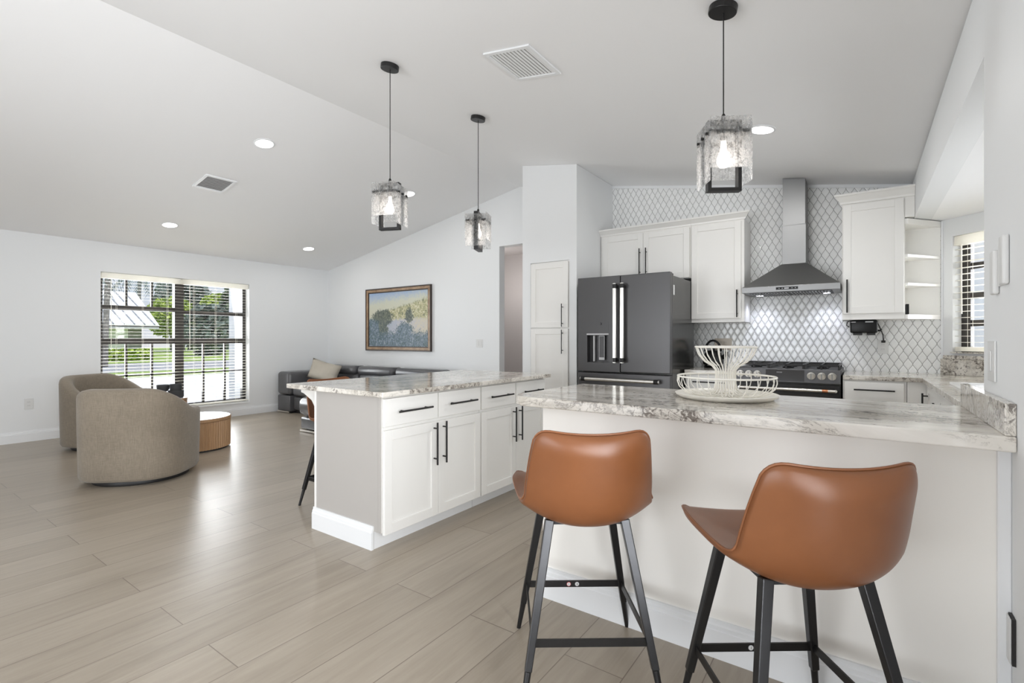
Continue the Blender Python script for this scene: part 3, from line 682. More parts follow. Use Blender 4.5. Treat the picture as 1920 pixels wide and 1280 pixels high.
for u in (-.888, -.820, -.752, -.346, -.272, -.199):
    c = Vector(fC(u, .893, 0)); n_ = Vector((0, -1, -.12)).normalized()
    mb = B(); mb.cyl(c, c+n_*.008, .031, .030, 24); mb.cyl(c+n_*.008, c+n_*.034, .027, .025, 24)
    k = mb.build('knob', M['nickel'], cp, smooth='auto')
    B().bar(c+n_*.035+Vector((0, 0, -.024)), c+n_*.035+Vector((0, 0, .024)), .007, .006, (0, -1, 0)).build('pointer', M['steel'], k)
B().box(GX0-.004, GX1+.004, 4.80, 5.41, .905, .945).build('cooktop', M['black'], t, bevel=.005)
for x0, x1 in ((GX0+.02, -.675), (-.665, -.41), (-.40, GX1-.015)):
    mb = B(); yy0, yy1, zz = 4.85, 5.38, .968
    for a, b_ in (((x0, yy0), (x1, yy0)), ((x0, yy1), (x1, yy1)), ((x0, yy0), (x0, yy1)), ((x1, yy0), (x1, yy1)), (((x0+x1)/2, yy0), ((x0+x1)/2, yy1)), ((x0, 5.0), (x1, 5.0)), ((x0, 5.23), (x1, 5.23))):
        mb.bar((*a, zz+.008), (*b_, zz+.008), .012, .014)
    for a in ((x0, yy0), (x1, yy0), (x0, yy1), (x1, yy1), ((x0+x1)/2, yy0), ((x0+x1)/2, yy1)): mb.bar((*a, .943), (*a, zz+.008), .012, .012, (0, 1, 0))
    mb.build('grate', M['black'], t)
mb = B()
for x in (-.79, -.535, -.275):
    for y in (4.99, 5.24): mb.lathe([(.045, .945), (.045, .955), (.03, .958), (.03, .964)], (x, y, 0), 20)
mb.build('burners', M['black'], t)

# ------------------------------------------------------------------ hood
o = (-.53, 5.25, 1.6); B = at(o); t = thing('range_hood', 'stainless steel chimney range hood over the stove', 'hood', o)
HX0, HX1, HY = -.905, -.150, 4.93
B().box(HX0, HX1, HY, 5.418, 1.617, 1.668).build('rim', M['steel'], t, bevel=.002)
mb = B(); q = .002
mb.hexa([(HX0+q, HY+q, 1.6685), (HX1-q, HY+q, 1.6685), (HX1-q, 5.417, 1.6685), (HX0+q, 5.417, 1.6685), (-.612, 5.155, 1.885), (-.408, 5.155, 1.885), (-.408, 5.417, 1.885), (-.612, 5.417, 1.885)])
mb.build('canopy', M['steel'], t, bevel=.002)
B().box(-.605, -.415, 5.165, 5.417, 1.8855, 2.24).build('chimney', M['steel'], t, bevel=.002)
mb = B(); mb.hexa([(-.600, 5.17, 2.2405), (-.420, 5.17, 2.2405), (-.420, 5.416, 2.2405), (-.600, 5.416, 2.2405), (-.600, 5.17, ceilz(-.6)-.004), (-.420, 5.17, ceilz(-.42)-.004), (-.420, 5.416, ceilz(-.42)-.004), (-.600, 5.416, ceilz(-.6)-.004)])
mb.build('chimney', M['steel'], t, bevel=.001)
cpn = B().box(-.625, -.455, HY-.003, HY+.001, 1.634, 1.656).build('control_strip', M['plastic_black'], t)
mb = B().box(-.560, -.525, HY-.0045, HY-.002, 1.640, 1.650)
for u in (-.60, -.575, -.50, -.475): mb.box(u-.003, u+.003, HY-.0045, HY-.002, 1.642, 1.648)
mb.build('control_marks', M['grey_plastic'], cpn)
mb = B()
for x0, x1 in ((-.84, -.54), (-.52, -.22)):
    for k in range(13): xx = x0+.01+k*(x1-x0-.02)/12; mb.box(xx-.010, xx+.002, HY+.07, 5.36, 1.609, 1.613)
mb.build('baffle_filter', M['steel'], t); B().box(-.85, -.21, HY+.06, 5.37, 1.6135, 1.6168).build('filter_shade', M['floorblack'], t)  # black plate stands in for the shade between the baffles
for x in (-.80, -.26):
    mb = B(); mb.cyl((x, 5.25, 1.6165), (x, 5.25, 1.609), .028, n=20); mb.build('hood_light', M['led'], t)
    l = lamp('SPOT', 'hood_lamp', (x, 5.25, 1.60), 4.5, (.80, .84, 1), (0, 0, 0), spot_size=math.radians(130), spot_blend=.9, shadow_soft_size=.025)

# ------------------------------------------------------------------ small kitchen things
o = (-1.235, 5.27, CZ); t = thing('electric_kettle', 'black kettle with round loop handle on counter by the fridge', 'kettle', o)
MB().lathe([(.0, .001), (.085, .001), (.088, .012), (.08, .024), (.0, .024)], n=28, cap0=False, cap1=False).build('base', M['plastic_black'], t, smooth='auto')
MB().lathe([(.0, .026), (.092, .026), (.098, .05), (.095, .10), (.078, .145), (.055, .172), (.0, .180)], n=28, cap0=False, cap1=False).build('body', M['plastic_black'], t, smooth=True)
MB().lathe([(.0, .178), (.018, .178), (.02, .19), (.012, .2), (.0, .202)], n=16, cap0=False, cap1=False).build('lid_knob', M['plastic_black'], t, smooth=True)
MB().tube([(-.075*math.cos(a)-.0, 0, .165+.11*math.sin(a)) for a in [PI*k/12 for k in range(13)]], .011, 10).build('handle', M['plastic_black'], t, smooth=True)
MB().tube([(.085, 0, .10), (.115, 0, .13), (.13, 0, .165)], lambda q: .022-.010*q, 10).build('spout', M['plastic_black'], t, smooth=True)
MB().lathe([(.0935, .026), (.0945, .036), (.0955, .044)], n=28, cap0=False, cap1=False).build('band', M['chrome'], t, smooth=True)
o = (.0, 5.22, 1.36); B = at(o); t = thing('under_cabinet_radio', 'black radio hanging under the right wall cabinet', 'radio', o)
B().rbox(-.085, .105, 5.12, 5.34, 1.250, 1.358, .012).build('body', M['plastic_black'], t, smooth='auto')
B().box(-.065, .0, 5.135, 5.30, 1.232, 1.252).box(.03, .09, 5.135, 5.30, 1.232, 1.252).build('foot', M['black'], t, bevel=.004)
B().rbox(-.078, -.045, 5.116, 5.122, 1.338, 1.346, .002).rbox(.02, .075, 5.116, 5.122, 1.338, 1.348, .002).build('label_strip', M['grey_plastic'], t)
B().tube([(.105, 5.2, 1.27), (.125, 5.2, 1.27), (.13, 5.2, 1.285)], .008, 8).build('knob', M['black'], t, smooth=True)
B().tube([(.10, 5.30, 1.352), (.125, 5.36, 1.30), (.148, 5.395, 1.23), (.150, 5.405, 1.185)], .004, 8).build('cord', M['black'], t, smooth=True)
B().tube([(-.08, 5.14, 1.355), (-.105, 5.14, 1.345), (-.11, 5.14, 1.315), (-.09, 5.14, 1.30)], .004, 8).build('cord', M['black'], t, smooth=True)
B().box(.135, .165, 5.388, 5.412, 1.166, 1.186).build('plug', M['black'], t, bevel=.004)
o = (.30, 5.14, 1.398)
t = MB(o).rbox(.285, .309, 5.112, 5.15, 1.398, 1.482, .004).build('speaker_box', M['plastic_black'], None, smooth='auto'); t.location = o
tag(t, 'small black upright box on the lowest open end shelf', 'speaker')
def outlet(name, loc, ax, nrm, ww, hh, label, cat, mat='white_plastic', kind='outlet', gangs=1):
    ax, nrm = Vector(ax), Vector(nrm); o = loc; f = lambda u, v, d: tuple(Vector(loc) + ax*u + Vector((0, 0, v)) + nrm*d)
    t = thing(name, label, cat, loc); B = at(loc)
    B().mbox(f, -ww/2, ww/2, -hh/2, hh/2, .0005, .006).build('cover_plate', M[mat], t, bevel=.002)
    for g in range(gangs):
        c = (g-(gangs-1)/2)*.046
        if kind == 'outlet':
            for v in (-.02, .02):
                s = B().mbox(f, c-.017, c+.017, v-.014, v+.014, .006, .008).build('socket', M[mat], t, bevel=.001)
                B().mbox(f, c-.008, c-.005, v-.005, v+.006, .008, .0085).mbox(f, c+.005, c+.008, v-.005, v+.006, .008, .0085).build('slots', M['seam'], s)
        else:
            B().mbox(f, c-.016, c+.016, -.033, .033, .006, .010).build('rocker', M[mat], t, bevel=.002)
    return t
outlet('wall_outlet', (.148, TY, 1.13), (1, 0, 0), (0, -1, 0), .078, .120, 'white outlet on the tiled wall below the black radio', 'outlet')
outlet('wall_outlet', (-1.17, TY, 1.145), (1, 0, 0), (0, -1, 0), .165, .120, 'beige double outlet on the tiled wall behind the wire basket', 'outlet', 'beige', gangs=2)
outlet('wall_outlet', (XL, 1.451, .441), (0, 1, 0), (1, 0, 0), .078, .125, 'white outlet low on the window wall, left of the armchairs', 'outlet')
outlet('light_switch', (-4.41, YB, 1.135), (1, 0, 0), (0, -1, 0), .115, .115, 'white double light switch right of the painting', 'switch', kind='sw', gangs=2)
outlet('light_switch', (XR, 2.20, 1.128), (0, 1, 0), (-1, 0, 0), .105, .130, 'white rocker switch plate on the right wall above the bar splash', 'switch', kind='sw', gangs=1)
o = (XR, 2.07, 1.43); B = at(o); t = thing('wall_control', 'white wall control with two rounded upright covers above the switch plate', 'switch', o)
B().box(XR-.005, XR-.0005, 2.03, 2.105, 1.36, 1.485).build('cover_plate', M['white_plastic'], t, bevel=.002)
B().rbox(XR-.016, XR-.0005, 2.105, 2.158, 1.338, 1.474, .006).build('cover', M['white_plastic'], t, smooth='auto')
B().rbox(XR-.016, XR-.0005, 1.980, 2.032, 1.358, 1.502, .006).build('cover', M['white_plastic'], t, smooth='auto')
o = (XR, 1.95, .36); B = at(o); t = thing('wall_outlet', 'loose white outlet plate low on the right wall, dark gap behind it', 'outlet', o)
B().box(XR-.008, XR-.0005, 1.908, 1.992, .298, .427).build('gap_shade', M['floorblack'], t)  # black slab drawn as the shadow gap around the loose plate
B().box(XR-.012, XR-.0085, 1.913, 1.99, .300, .424).build('cover_plate', M['white_plastic'], t, bevel=.001)

# ------------------------------------------------------------------ wire basket on its tray
bc = (-.505, 2.385, .932)
t = thing('round_tray', 'round white tray under the wire basket on the bar', 'tray', bc)
MB().lathe([(0, .001), (.19, .001), (.212, .014), (.217, .022), (.213, .024), (.203, .017), (0, .013)], n=64, cap0=False, cap1=False).build('dish', M['ivory'], t, smooth='auto')
bc = (bc[0], bc[1], .9455)
t = thing('wire_basket', 'two-tier white wire fruit basket with a flared top bowl', 'basket', bc)
def rim(r, z, rr): return [(r*math.cos(2*PI*k/64), r*math.sin(2*PI*k/64), z) for k in range(64)]
MB().tube(rim(.205, .085, 0), .0042, 8, True).build('lower_rim', M['ivory'], t, smooth=True)
MB().tube(rim(.128, .218, 0), .0042, 8, True).build('upper_rim', M['ivory'], t, smooth=True)
mb = MB(); N = 26
for k in range(N):
    a = 2*PI*k/N; c_, s2 = math.cos(a), math.sin(a)
    pr = [(.205, .085), (.208, .060), (.200, .036), (.175, .014), (.14, .004), (.09, .003), (.05, .003)]
    mb.tube([(r*c_, r*s2, z) for r, z in pr], .0022, 6)
mb.build('lower_wires', M['ivory'], t, smooth=True)
mb = MB()
for k in range(N):
    a = 2*PI*(k+.5)/N; c_, s2 = math.cos(a), math.sin(a)
    pr = [(.095, .006), (.068, .010), (.050, .025), (.043, .055), (.042, .09), (.044, .115), (.058, .132), (.090, .152), (.115, .182), (.128, .218)]
    mb.tube([(r*c_, r*s2, z) for r, z in pr], .0022, 6)
mb.build('upper_wires', M['ivory'], t, smooth=True)

# ------------------------------------------------------------------ bar stools
def make_stool(label, group):
    t = thing('bar_stool', label, 'bar stool', (0, 0, 0), 0, group)
    st = [  # y, z, half width, edge lift: from the seat front over the crease to the top of the back
        (.238, .626, .212, .012), (.215, .638, .230, .018), (.120, .630, .250, .034), (.040, .616, .248, .042), (-.040, .606, .240, .044),
        (-.105, .602, .230, .046), (-.152, .610, .222, .056), (-.184, .638, .217, .062), (-.204, .690, .214, .062), (-.219, .750, .208, .058), (-.232, .810, .200, .050), (-.243, .856, .192, .042), (-.253, .902, .184, .034)]
    S_ = [0.0]
    for p, q in zip(st, st[1:]): S_.append(S_[-1] + math.hypot(q[0]-p[0], q[1]-p[1]))
    def samp(x):                     # Catmull-Rom sample of the stations at arc length x
        x = min(max(x, 0), S_[-1]); k = 0
        while k < len(st)-2 and x > S_[k+1]: k += 1
        f = (x-S_[k])/(S_[k+1]-S_[k]); P0, P1, P2, P3 = st[max(k-1, 0)], st[k], st[k+1], st[min(k+2, len(st)-1)]
        return [.5*((2*b1) + (-a1+c1)*f + (2*a1-5*b1+4*c1-d1)*f*f + (-a1+3*b1-3*c1+d1)*f**3) for a1, b1, c1, d1 in zip(P0, P1, P2, P3)]
    NU, NR = 24, 30; mb = MB(); G = []; H = []; LT = S_[-1]
    arc = lambda q: 1-math.sqrt(max(0, 1-min(q, .995)**2))
    for i in range(NR+1):
        r1, r2 = [], []
        for j in range(NU+1):
            u = math.sin((-1+2*j/NU)*PI/2*.93)/math.sin(PI/2*.93); au = abs(u)
            s0 = .050*arc(max(0, (au-.70)/.30)); s1 = LT - .048*arc(max(0, (au-.74)/.26)) - .011*(1-au*au)
            x = s0 + (s1-s0)*i/NR; y, z, wd, lf = samp(x); ya, za = samp(x-.012)[:2]; yb, zb = samp(x+.012)[:2]
            ty, tz = yb-ya, zb-za; L = math.hypot(ty, tz); ny, nz = tz/L, -ty/L
            q = au**2.1; e = min(1, (x-s0)/.05, (s1-x)/.05); th = .020 + .028*(e*(2-e)); k = th*(1-.60*au**2.6)
            r1.append(mb.v((wd*u, y+ny*lf*q, z+nz*lf*q))); r2.append(mb.v((wd*u*(1+.012*(1-u*u)), y+ny*(lf*q-k), z+nz*(lf*q-k))))
        G.append(r1); H.append(r2)
    N_ = NR+1
    for i in range(N_-1):
        for j in range(NU):
            mb.face([G[i][j], G[i][j+1], G[i+1][j+1], G[i+1][j]]); mb.face([H[i][j], H[i+1][j], H[i+1][j+1], H[i][j+1]])
    ij = [(i, 0) for i in range(N_)] + [(N_-1, j) for j in range(1, NU+1)] + [(i, NU) for i in range(N_-2, -1, -1)] + [(0, j) for j in range(NU-1, 0, -1)]
    for (a, b_), (c, d) in zip(ij, ij[1:]+ij[:1]): mb.face([G[a][b_], G[c][d], H[c][d], H[a][b_]])
    edge = [(G[i][j].co*.75+H[i][j].co*.25) for i, j in ij]
    o = mb.build('seat_shell', M['leather'], t, smooth=True, sub=1)
    MB().tube(edge, .0036, 6, True).build('piping', M['piping'], o, smooth=True)
    MB().box(-.135, .135, -.125, .145, .560, .572).build('seat_plate', M['gun'], t)
    ZT = .575
    for sx in (-1, 1):
        for tp, ft in (((sx*.130, .139), (sx*.226, .228)), ((sx*.130, -.117), (sx*.229, -.239))):
            a, b_ = Vector((*tp, ZT)), Vector((*ft, 0.0)); k = a.lerp(b_, .80)
            mb = MB(); mb.bar(a, k, .031, .031, (0, 1, 0), .024, .024); 
            lg = mb.build('leg', M['gun'], t, bevel=.003)
            MB().cyl(k, b_, .0115, .0085, 12).build('foot', M['gun'], lg, smooth='auto')
    def at_z(tp, ft, z): return Vector((*tp, ZT)).lerp(Vector((*ft, 0)), (ZT-z)/ZT)
    q = {(sx, sy): at_z((sx*.130, .139 if sy > 0 else -.117), (sx*(.226 if sy > 0 else .229), .228 if sy > 0 else -.239), .196) for sx in (-1, 1) for sy in (-1, 1)}
    for a, b_ in (((-1, 1), (1, 1)), ((-1, -1), (1, -1)), ((-1, -1), (-1, 1)), ((1, -1), (1, 1))):
        s = MB().bar(q[a], q[b_], .006, .026).build('stretcher', M['black'], t)
        if a == (-1, 1): front = s
    return t, q
def sticker(front, x, y, z, txt, ringcol, n):
    s = MB((x, y, z)).cyl((x, y, z), (x, y-.0008, z), .0085, n=20).build('number_sticker', M[ringcol], front); s.location = (x, y, z)
    s2 = MB().cyl((0, -.0008, 0), (0, -.0014, 0), .0070, n=20).build('sticker_disc', M['white_plastic'], s)
    c = bpy.data.curves.new('digit', 'FONT'); c.body = txt; c.size = .012; c.align_x = 'CENTER'; c.align_y = 'CENTER'; c.extrude = .0002
    f = bpy.data.objects.new('digit_outline', c); me = bpy.data.meshes.new_from_object(f); bpy.data.objects.remove(f); bpy.data.curves.remove(c)
    d = bpy.data.objects.new('digit', me); COL.objects.link(d); me.materials.append(M['black']); d.parent = s; d.location = (0, -.0019, 0); d.rotation_euler = (PI/2, 0, 0)
M['sticker_red'] = new_mat('sticker_red', (.62, .10, .10), .5)
def place_stool(x, y, a, label, marks, group):
    t, q = make_stool(label, group); t.location = (x, y, 0); t.rotation_euler = (0, 0, a)
    fr = [c for c in t.children if c.name.startswith('stretcher')][0]
    yy = q[(1, 1)].y - .004
    for mx, txt, col in marks: sticker(fr, mx, yy, .196, txt, col, 0)
    return t
place_stool(-.849, 1.644, math.radians(36.3), 'tan leather bar stool at the left of the bar, two number stickers on its rung', [(-.022, '1', 'sticker_red'), (.012, '4', 'grey_plastic')], 'tan bar stools')
place_stool(-.171, 1.612, math.radians(36.4), 'tan leather bar stool nearest the right wall, one number sticker on its rung', [(-.012, '1', 'grey_plastic')], 'tan bar stools')
place_stool(-3.07, 2.25, math.radians(-90), 'tan leather bar stool tucked behind the island, mostly hidden', [], 'tan bar stools')

# ------------------------------------------------------------------ pendants
def pendant(x, y, zb, yaw, label):
    zc = ceilz(x); t = thing('pendant_light', label, 'pendant light', (x, y, zc), yaw, 'black pendants with glass strips')
    sl = -(2.52-RZ)/(XR-RX) if x > RX else 0
    n_ = Vector((-.173, 0, -1)).normalized(); n_ = Matrix.Rotation(-yaw, 3, 'Z') @ n_
    MB().cyl((0, 0, 0), n_*.030, .060, n=32).build('canopy', M['black'], t, bevel=.003)
    zl = zb - zc; H = .31
    MB().cyl((0, 0, -.02), (0, 0, zl+H+.03), .0028, n=8).build('cord', M['black'], t)
    MB().lathe([(.004, zl+H+.035), (.009, zl+H+.025), (.010, zl+H+.012), (.008, zl+H)], n=12).build('strain_relief', M['black'], t, smooth=True)
    W, D, T = .072, .036, .015
    mb = MB()
    for a in ((-W, W, zl, zl+T), (-W, W, zl+H-T, zl+H), (-W, -W+T, zl+T, zl+H-T), (W-T, W, zl+T, zl+H-T)): mb.box(a[0], a[1], -D/2, D/2, a[2], a[3])
    mb.build('loop_frame', M['black'], t)
    zr = zl + .235; Q = .087
    mb = MB()
    for sy in (-1, 1): mb.box(-Q, Q, sy*(Q-.012)-.006, sy*(Q-.012)+.006, zr-.009, zr+.009)
    for sx in (-1, 1): mb.box(sx*(Q-.020)-.006, sx*(Q-.020)+.006, -Q+.018, Q-.018, zr-.009, zr+.009)
    mb.build('ring_bar', M['black'], t)
    for side in range(4):
        for k in (-1, 0, 1):
            c = k*.057; top = zr + (.062 if side < 2 else .050); bot = zr - (.155 if side < 2 else .208)
            if side < 2: sy = -1 if side == 0 else 1; b_ = (c-.027, c+.027, sy*Q-.003, sy*Q+.003)
            else: sx = -1 if side == 2 else 1; b_ = (sx*Q-.003, sx*Q+.003, c-.027, c+.027)
            s = MB().box(*b_, bot, top).build('glass_strip', M['glass'], t)
            p = ((b_[0]+b_[1])/2, (b_[2]+b_[3])/2)
            if side >= 2: MB().cyl((p[0]-sx*.012, p[1], zr), (p[0]+sx*.010, p[1], zr), .006, n=10).build('screw', M['black'], s)
    MB().cyl((0, 0, zl+H-T), (0, 0, zl+H-.075), .016, n=16).build('socket', M['black'], t)
    MB().lathe([(.0, zr-.130), (.016, zr-.126), (.026, zr-.112), (.029, zr-.098), (.025, zr-.078), (.014, zr-.052), (.011, zr-.012)], n=20, cap0=False).build('bulb', M['bulb'], t, smooth=True)
    l = lamp('POINT', 'pendant_lamp', (0, 0, zr-.165), .35, (1, .94, .88), shadow_soft_size=.03); l.parent = t
pendant(-.50, 2.32, 1.848, math.radians(32), 'black pendant with hammered glass strips above the bar counter')
pendant(-2.57, 2.22, 1.925, math.radians(23), 'black glass-strip pendant above the near end of the island')
pendant(-2.58, 3.16, 1.925, math.radians(114), 'black glass-strip pendant above the far end of the island, frame edge-on')

# ------------------------------------------------------------------ recessed lights and air vents
def slope(x): return math.atan2(RZ-2.44, RX-XL) if x < RX else math.atan2(2.52-RZ, XR-RX)
def downlight(x, y, label, r=.078, power=3.8):
    t = thing('recessed_light', label, 'ceiling light', (x, y, ceilz(x)), 0, 'recessed ceiling lights'); t.rotation_euler = (0, -slope(x), 0)
    MB().lathe([(r, -.0005), (r+.014, -.0005), (r+.014, -.004), (r, -.008)], n=40, cap0=False, cap1=False).build('trim_ring', M['trim'], t, smooth='auto')
    MB().lathe([(0, -.006), (r, -.006), (r, -.002), (0, -.002)], n=40, cap0=False, cap1=False).build('lens', M['lens'], t)
    l = lamp('AREA', 'downlight_lamp', (0, 0, -.012), power, (1, .985, .96), shape='DISK', size=r*1.8); l.parent = t
downlight(-4.63, 2.47, 'round recessed ceiling light above the armchairs, nearest the ridge')
downlight(-4.70, 4.36, 'round recessed ceiling light just right of the near island pendant')
downlight(-7.01, 2.55, 'round recessed ceiling light over the front window, above its left half')
downlight(-7.05, 4.46, 'round recessed ceiling light in the corner above the sofa')
downlight(-.58, 3.87, 'round recessed ceiling light in front of the range hood', power=8.5)
def vent(x, y, w_, d_, label, n, dark):
    t = thing('ceiling_vent', label, 'air vent', (x, y, ceilz(x)), 0); t.rotation_euler = (0, -slope(x), 0)
    f = .028; mb = MB()
    for a in ((-w_/2, w_/2, -d_/2, -d_/2+f), (-w_/2, w_/2, d_/2-f, d_/2), (-w_/2, -w_/2+f, -d_/2+f, d_/2-f), (w_/2-f, w_/2, -d_/2+f, d_/2-f)): mb.box(*a, -.012, -.0008)
    mb.build('frame', M['trim'], t, bevel=.003)
    MB().box(-w_/2+f, w_/2-f, -d_/2+f, d_/2-f, -.0035, -.0008).build('shade_backing', M['seam'], t)  # grey sheet gives the shading in the gaps between slats
    mb = MB(); W = w_-2*f
    for k in range(n):
        x0 = -W/2 + (k+.5)*W/n; h = 1 if not dark else -1; a, b_ = (x0-.27*W/n, x0+.27*W/n) if not dark else (x0-.36*W/n, x0+.36*W/n); za, zb = (-.0085, -.0060) if not dark else (-.005, -.012)
        mb.hexa([(a, -d_/2+f, za), (b_, -d_/2+f, zb), (b_, d_/2-f, zb), (a, d_/2-f, za), (a, -d_/2+f, za+.002), (b_, -d_/2+f, zb+.002), (b_, d_/2-f, zb+.002), (a, d_/2-f, za+.002)])
    mb.build('slats', M['trim'] if not dark else M['grey_plastic'], t)
vent(-1.675, 2.48, .33, .37, 'large white slatted ceiling vent between the pendants', 11, False)
vent(-5.66, 2.48, .34, .31, 'smaller grey slatted ceiling vent over the living room', 9, True)

# ------------------------------------------------------------------ armchairs
def armchair(x, y, fx, fy, label):
    t = thing('swivel_armchair', label, 'armchair', (x, y, 0), math.atan2(-fx, fy), 'taupe barrel armchairs')
    rx, ry, th = .402, .395, .105
    def rad(a, k):           # a measured from the back (-y)
        c, s = abs(math.cos(a)), abs(math.sin(a)); p = 2.9
        return 1.0/((c/(ry-k))**p + (s/(rx-k))**p)**(1/p)
    def hgt(a):
        q = min(max((abs(a)-math.radians(30))/math.radians(80), 0), 1); q = q*q*(3-2*q)
        return .795 - .215*q
    mb = MB(); rings = []; NA = 56; A1 = math.radians(142)
    for i in range(NA+1):
        a = -A1 + 2*A1*i/NA; h = hgt(a); d = Vector((math.sin(a), -math.cos(a), 0)); e = min(1, (A1-abs(a))/math.radians(9)); e = (1-(1-e)**2)**.5 if e < 1 else 1
        tt = th*(.30+.70*e); k0 = (th-tt)/2; hh = h - .05*(1-e)
        prof = [(k0+.045, .036), (k0+.022, .042), (k0+.010, .065), (k0+.007, .2), (k0+.003, hh*.6), (k0, hh-.05), (k0+.005, hh-.022), (k0+.018, hh-.006), (k0+tt*.45, hh), (k0+tt-.02, hh-.006), (k0+tt-.004, hh-.03), (k0+tt, hh-.07), (k0+tt+.02, .40), (k0+tt+.02, .036)]
        rings.append([mb.v(d*rad(a, k) + Vector((0, 0, z))) for k, z in prof])
    mb.loft(rings); mb.build('shell', M['linen'], t, smooth='auto', ang=60)
    mb = MB(); rings = []
    for k, z in ((.135, .04), (.118, .06), (.112, .30), (.112, .40), (.125, .44), (.16, .455)):
        rings.append([mb.v((rad(a, k)*math.sin(a), -rad(a, k)*math.cos(a)*(1.0 if math.cos(a) > 0 else .93), z)) for a in [2*PI*i/48 for i in range(48)]])
    mb.loft(rings); mb.build('seat_cushion', M['linen'], t, smooth='auto', ang=60)
    MB().lathe([(0, 0), (.345, 0), (.35, .012), (.345, .033), (0, .033)], n=48, cap0=False, cap1=False).build('swivel_base', M['floorblack'], t, smooth='auto')
armchair(-5.17, 1.67, -.70, .71, 'taupe linen barrel armchair nearest the camera, its back turned')
armchair(-6.95, 1.95, .90, .44, 'taupe linen barrel armchair beside the front window, turned sideways')
# nested coffee tables
def drum(x, y, r, h, label, name='coffee_table'):
    t = thing(name, label, 'coffee table', (x, y, 0), 0, 'fluted drum tables')
    MB().lathe([(0, 0), (r-.03, 0), (r-.03, .02), (0, .02)], n=48, cap0=False, cap1=False).build('plinth', M['floorblack'], t)
    mb = MB(); n = 288
    f = lambda k: r - .008 + (.004 if k % 4 in (1, 2) else -.004)
    mb.loft([[mb.v((f(k)*math.cos(2*PI*k/n), f(k)*math.sin(2*PI*k/n), z)) for k in range(n)] for z in (.02, h-.035)])
    mb.build('fluted_drum', M['oak'], t)
    MB().lathe([(0, h-.034), (r-.014, h-.034), (r-.014, h-.028), (r, h-.028), (r, h-.002), (r-.003, h), (0, h)], n=72, cap0=False, cap1=False).build('rim', M['oak'], t, smooth='auto')
    MB().lathe([(0, h+.0005), (r-.008, h+.0005), (r-.01, h+.003), (0, h+.003)], n=72, cap0=False, cap1=False).build('top_inlay', M['marbletop'], t, smooth='auto')
    return t
drum(-6.00, 2.41, .36, .345, 'low fluted oak drum table with white top, beside the near armchair')
drum(-7.20, 2.63, .18, .445, 'taller fluted oak drum table behind the near armchair')
def bowl(x, y, z, prof, name, label, mat='darkpot'):
    t = thing(name, label, 'bowl' if 'bowl' in name else 'pot', (x, y, z)); MB().lathe(prof, n=32, cap0=False, cap1=False).build('body', M[mat], t, smooth='auto'); return t
bowl(-7.27, 2.57, .449, [(0, .001), (.035, .001), (.03, .02), (.018, .045), (.02, .075), (.05, .085), (.068, .115), (.072, .165), (.066, .165), (.05, .10), (0, .092)], 'footed_bowl', 'charcoal footed bowl on the taller drum table, left of the tray')
bowl(-7.15, 2.67, .449, [(0, .001), (.078, .001), (.085, .012), (.085, .095), (.077, .095), (.075, .014), (0, .012)], 'round_tray', 'wide dark round tray on the taller drum table')
bowl(-7.15, 2.67, .463, [(0, .001), (.05, .001), (.06, .02), (.068, .160), (.062, .160), (.052, .02), (0, .012)], 'planter_pot', 'dark bronze pot standing in the round tray', 'darkpot')

# ------------------------------------------------------------------ sofa
o = (-6.3, 4.9, 0); B = at(o); t = thing('sectional_sofa', 'charcoal leather sectional sofa along the wall under the painting', 'sofa', o)
def cush(name, a, r, par=t, mat='grey_leather', k=4): return B().rbox(*a, r, k).build(name, M[mat], par, smooth='auto', ang=50)
cush('arm', (-7.86, -7.50, 4.40, 5.36, .295, .665), .055); cush('arm_base', (-7.855, -7.505, 4.41, 5.36, .03, .285), .02)
B().box(-7.84, -7.52, 4.45, 5.30, .0, .03).build('plinth', M['floorblack'], t); B().box(-7.50, -5.95, 4.52, 5.30, 0, .05).build('plinth', M['floorblack'], t); B().box(-5.90, -4.75, 3.70, 5.30, 0, .035).build('plinth', M['floorblack'], t)
for a in ((-7.85, -7.51, 4.404, 4.41), (-5.935, -4.73, 3.632, 3.64)): B().box(*a, .012, .034).build('metal_strip', M['nickel'], t)
cush('base', (-7.495, -4.70, 4.47, 5.38, .05, .27), .03)
for x0, x1 in ((-7.49, -6.62), (-6.60, -5.93)): cush('seat_cushion', (x0, x1, 4.43, 5.15, .275, .465), .07)
cush('chaise_base', (-5.94, -4.72, 3.64, 4.47, .035, .195), .03); cush('chaise_cushion', (-5.96, -4.72, 3.60, 5.10, .205, .455), .09)
for x0, x1 in ((-7.46, -6.60), (-6.58, -5.72), (-5.70, -4.72)):
    cush('back_cushion', (x0, x1, 5.02, 5.34, .42, .66), .07)
    h = B().rbox(x0+.01, x1-.01, 4.98, 5.24, .625, .765, .062, 5).build('headrest', M['grey_leather'], t, smooth='auto', ang=50)
def pillow(name, label, loc, sx, sz, th, rot, mat):
    mb = MB(); n = 12; G = []
    for side in (1, -1):
        rows = []
        for i in range(n+1):
            row = []
            for j in range(n+1):
                a, b_ = -1+2*i/n, -1+2*j/n; pin = 1-.10*(a*a*b_*b_)*0 - .09*((1-abs(a))*(abs(b_)**3) + (1-abs(b_))*(abs(a)**3))
                q = max(0, (1-a**4)*(1-b_**4))**.6
                row.append(mb.v((a*sx/2*pin, side*th/2*q, b_*sz/2*pin)))
            rows.append(row)
        for i in range(n):
            for j in range(n): mb.face([rows[i][j], rows[i+1][j], rows[i+1][j+1], rows[i][j+1]])
    bmesh.ops.remove_doubles(mb.bm, verts=mb.bm.verts[:], dist=.0008)
    o = mb.build(name, M[mat], None, smooth=True); o.location = loc; o.rotation_euler = rot; tag(o, label, 'pillow'); return o
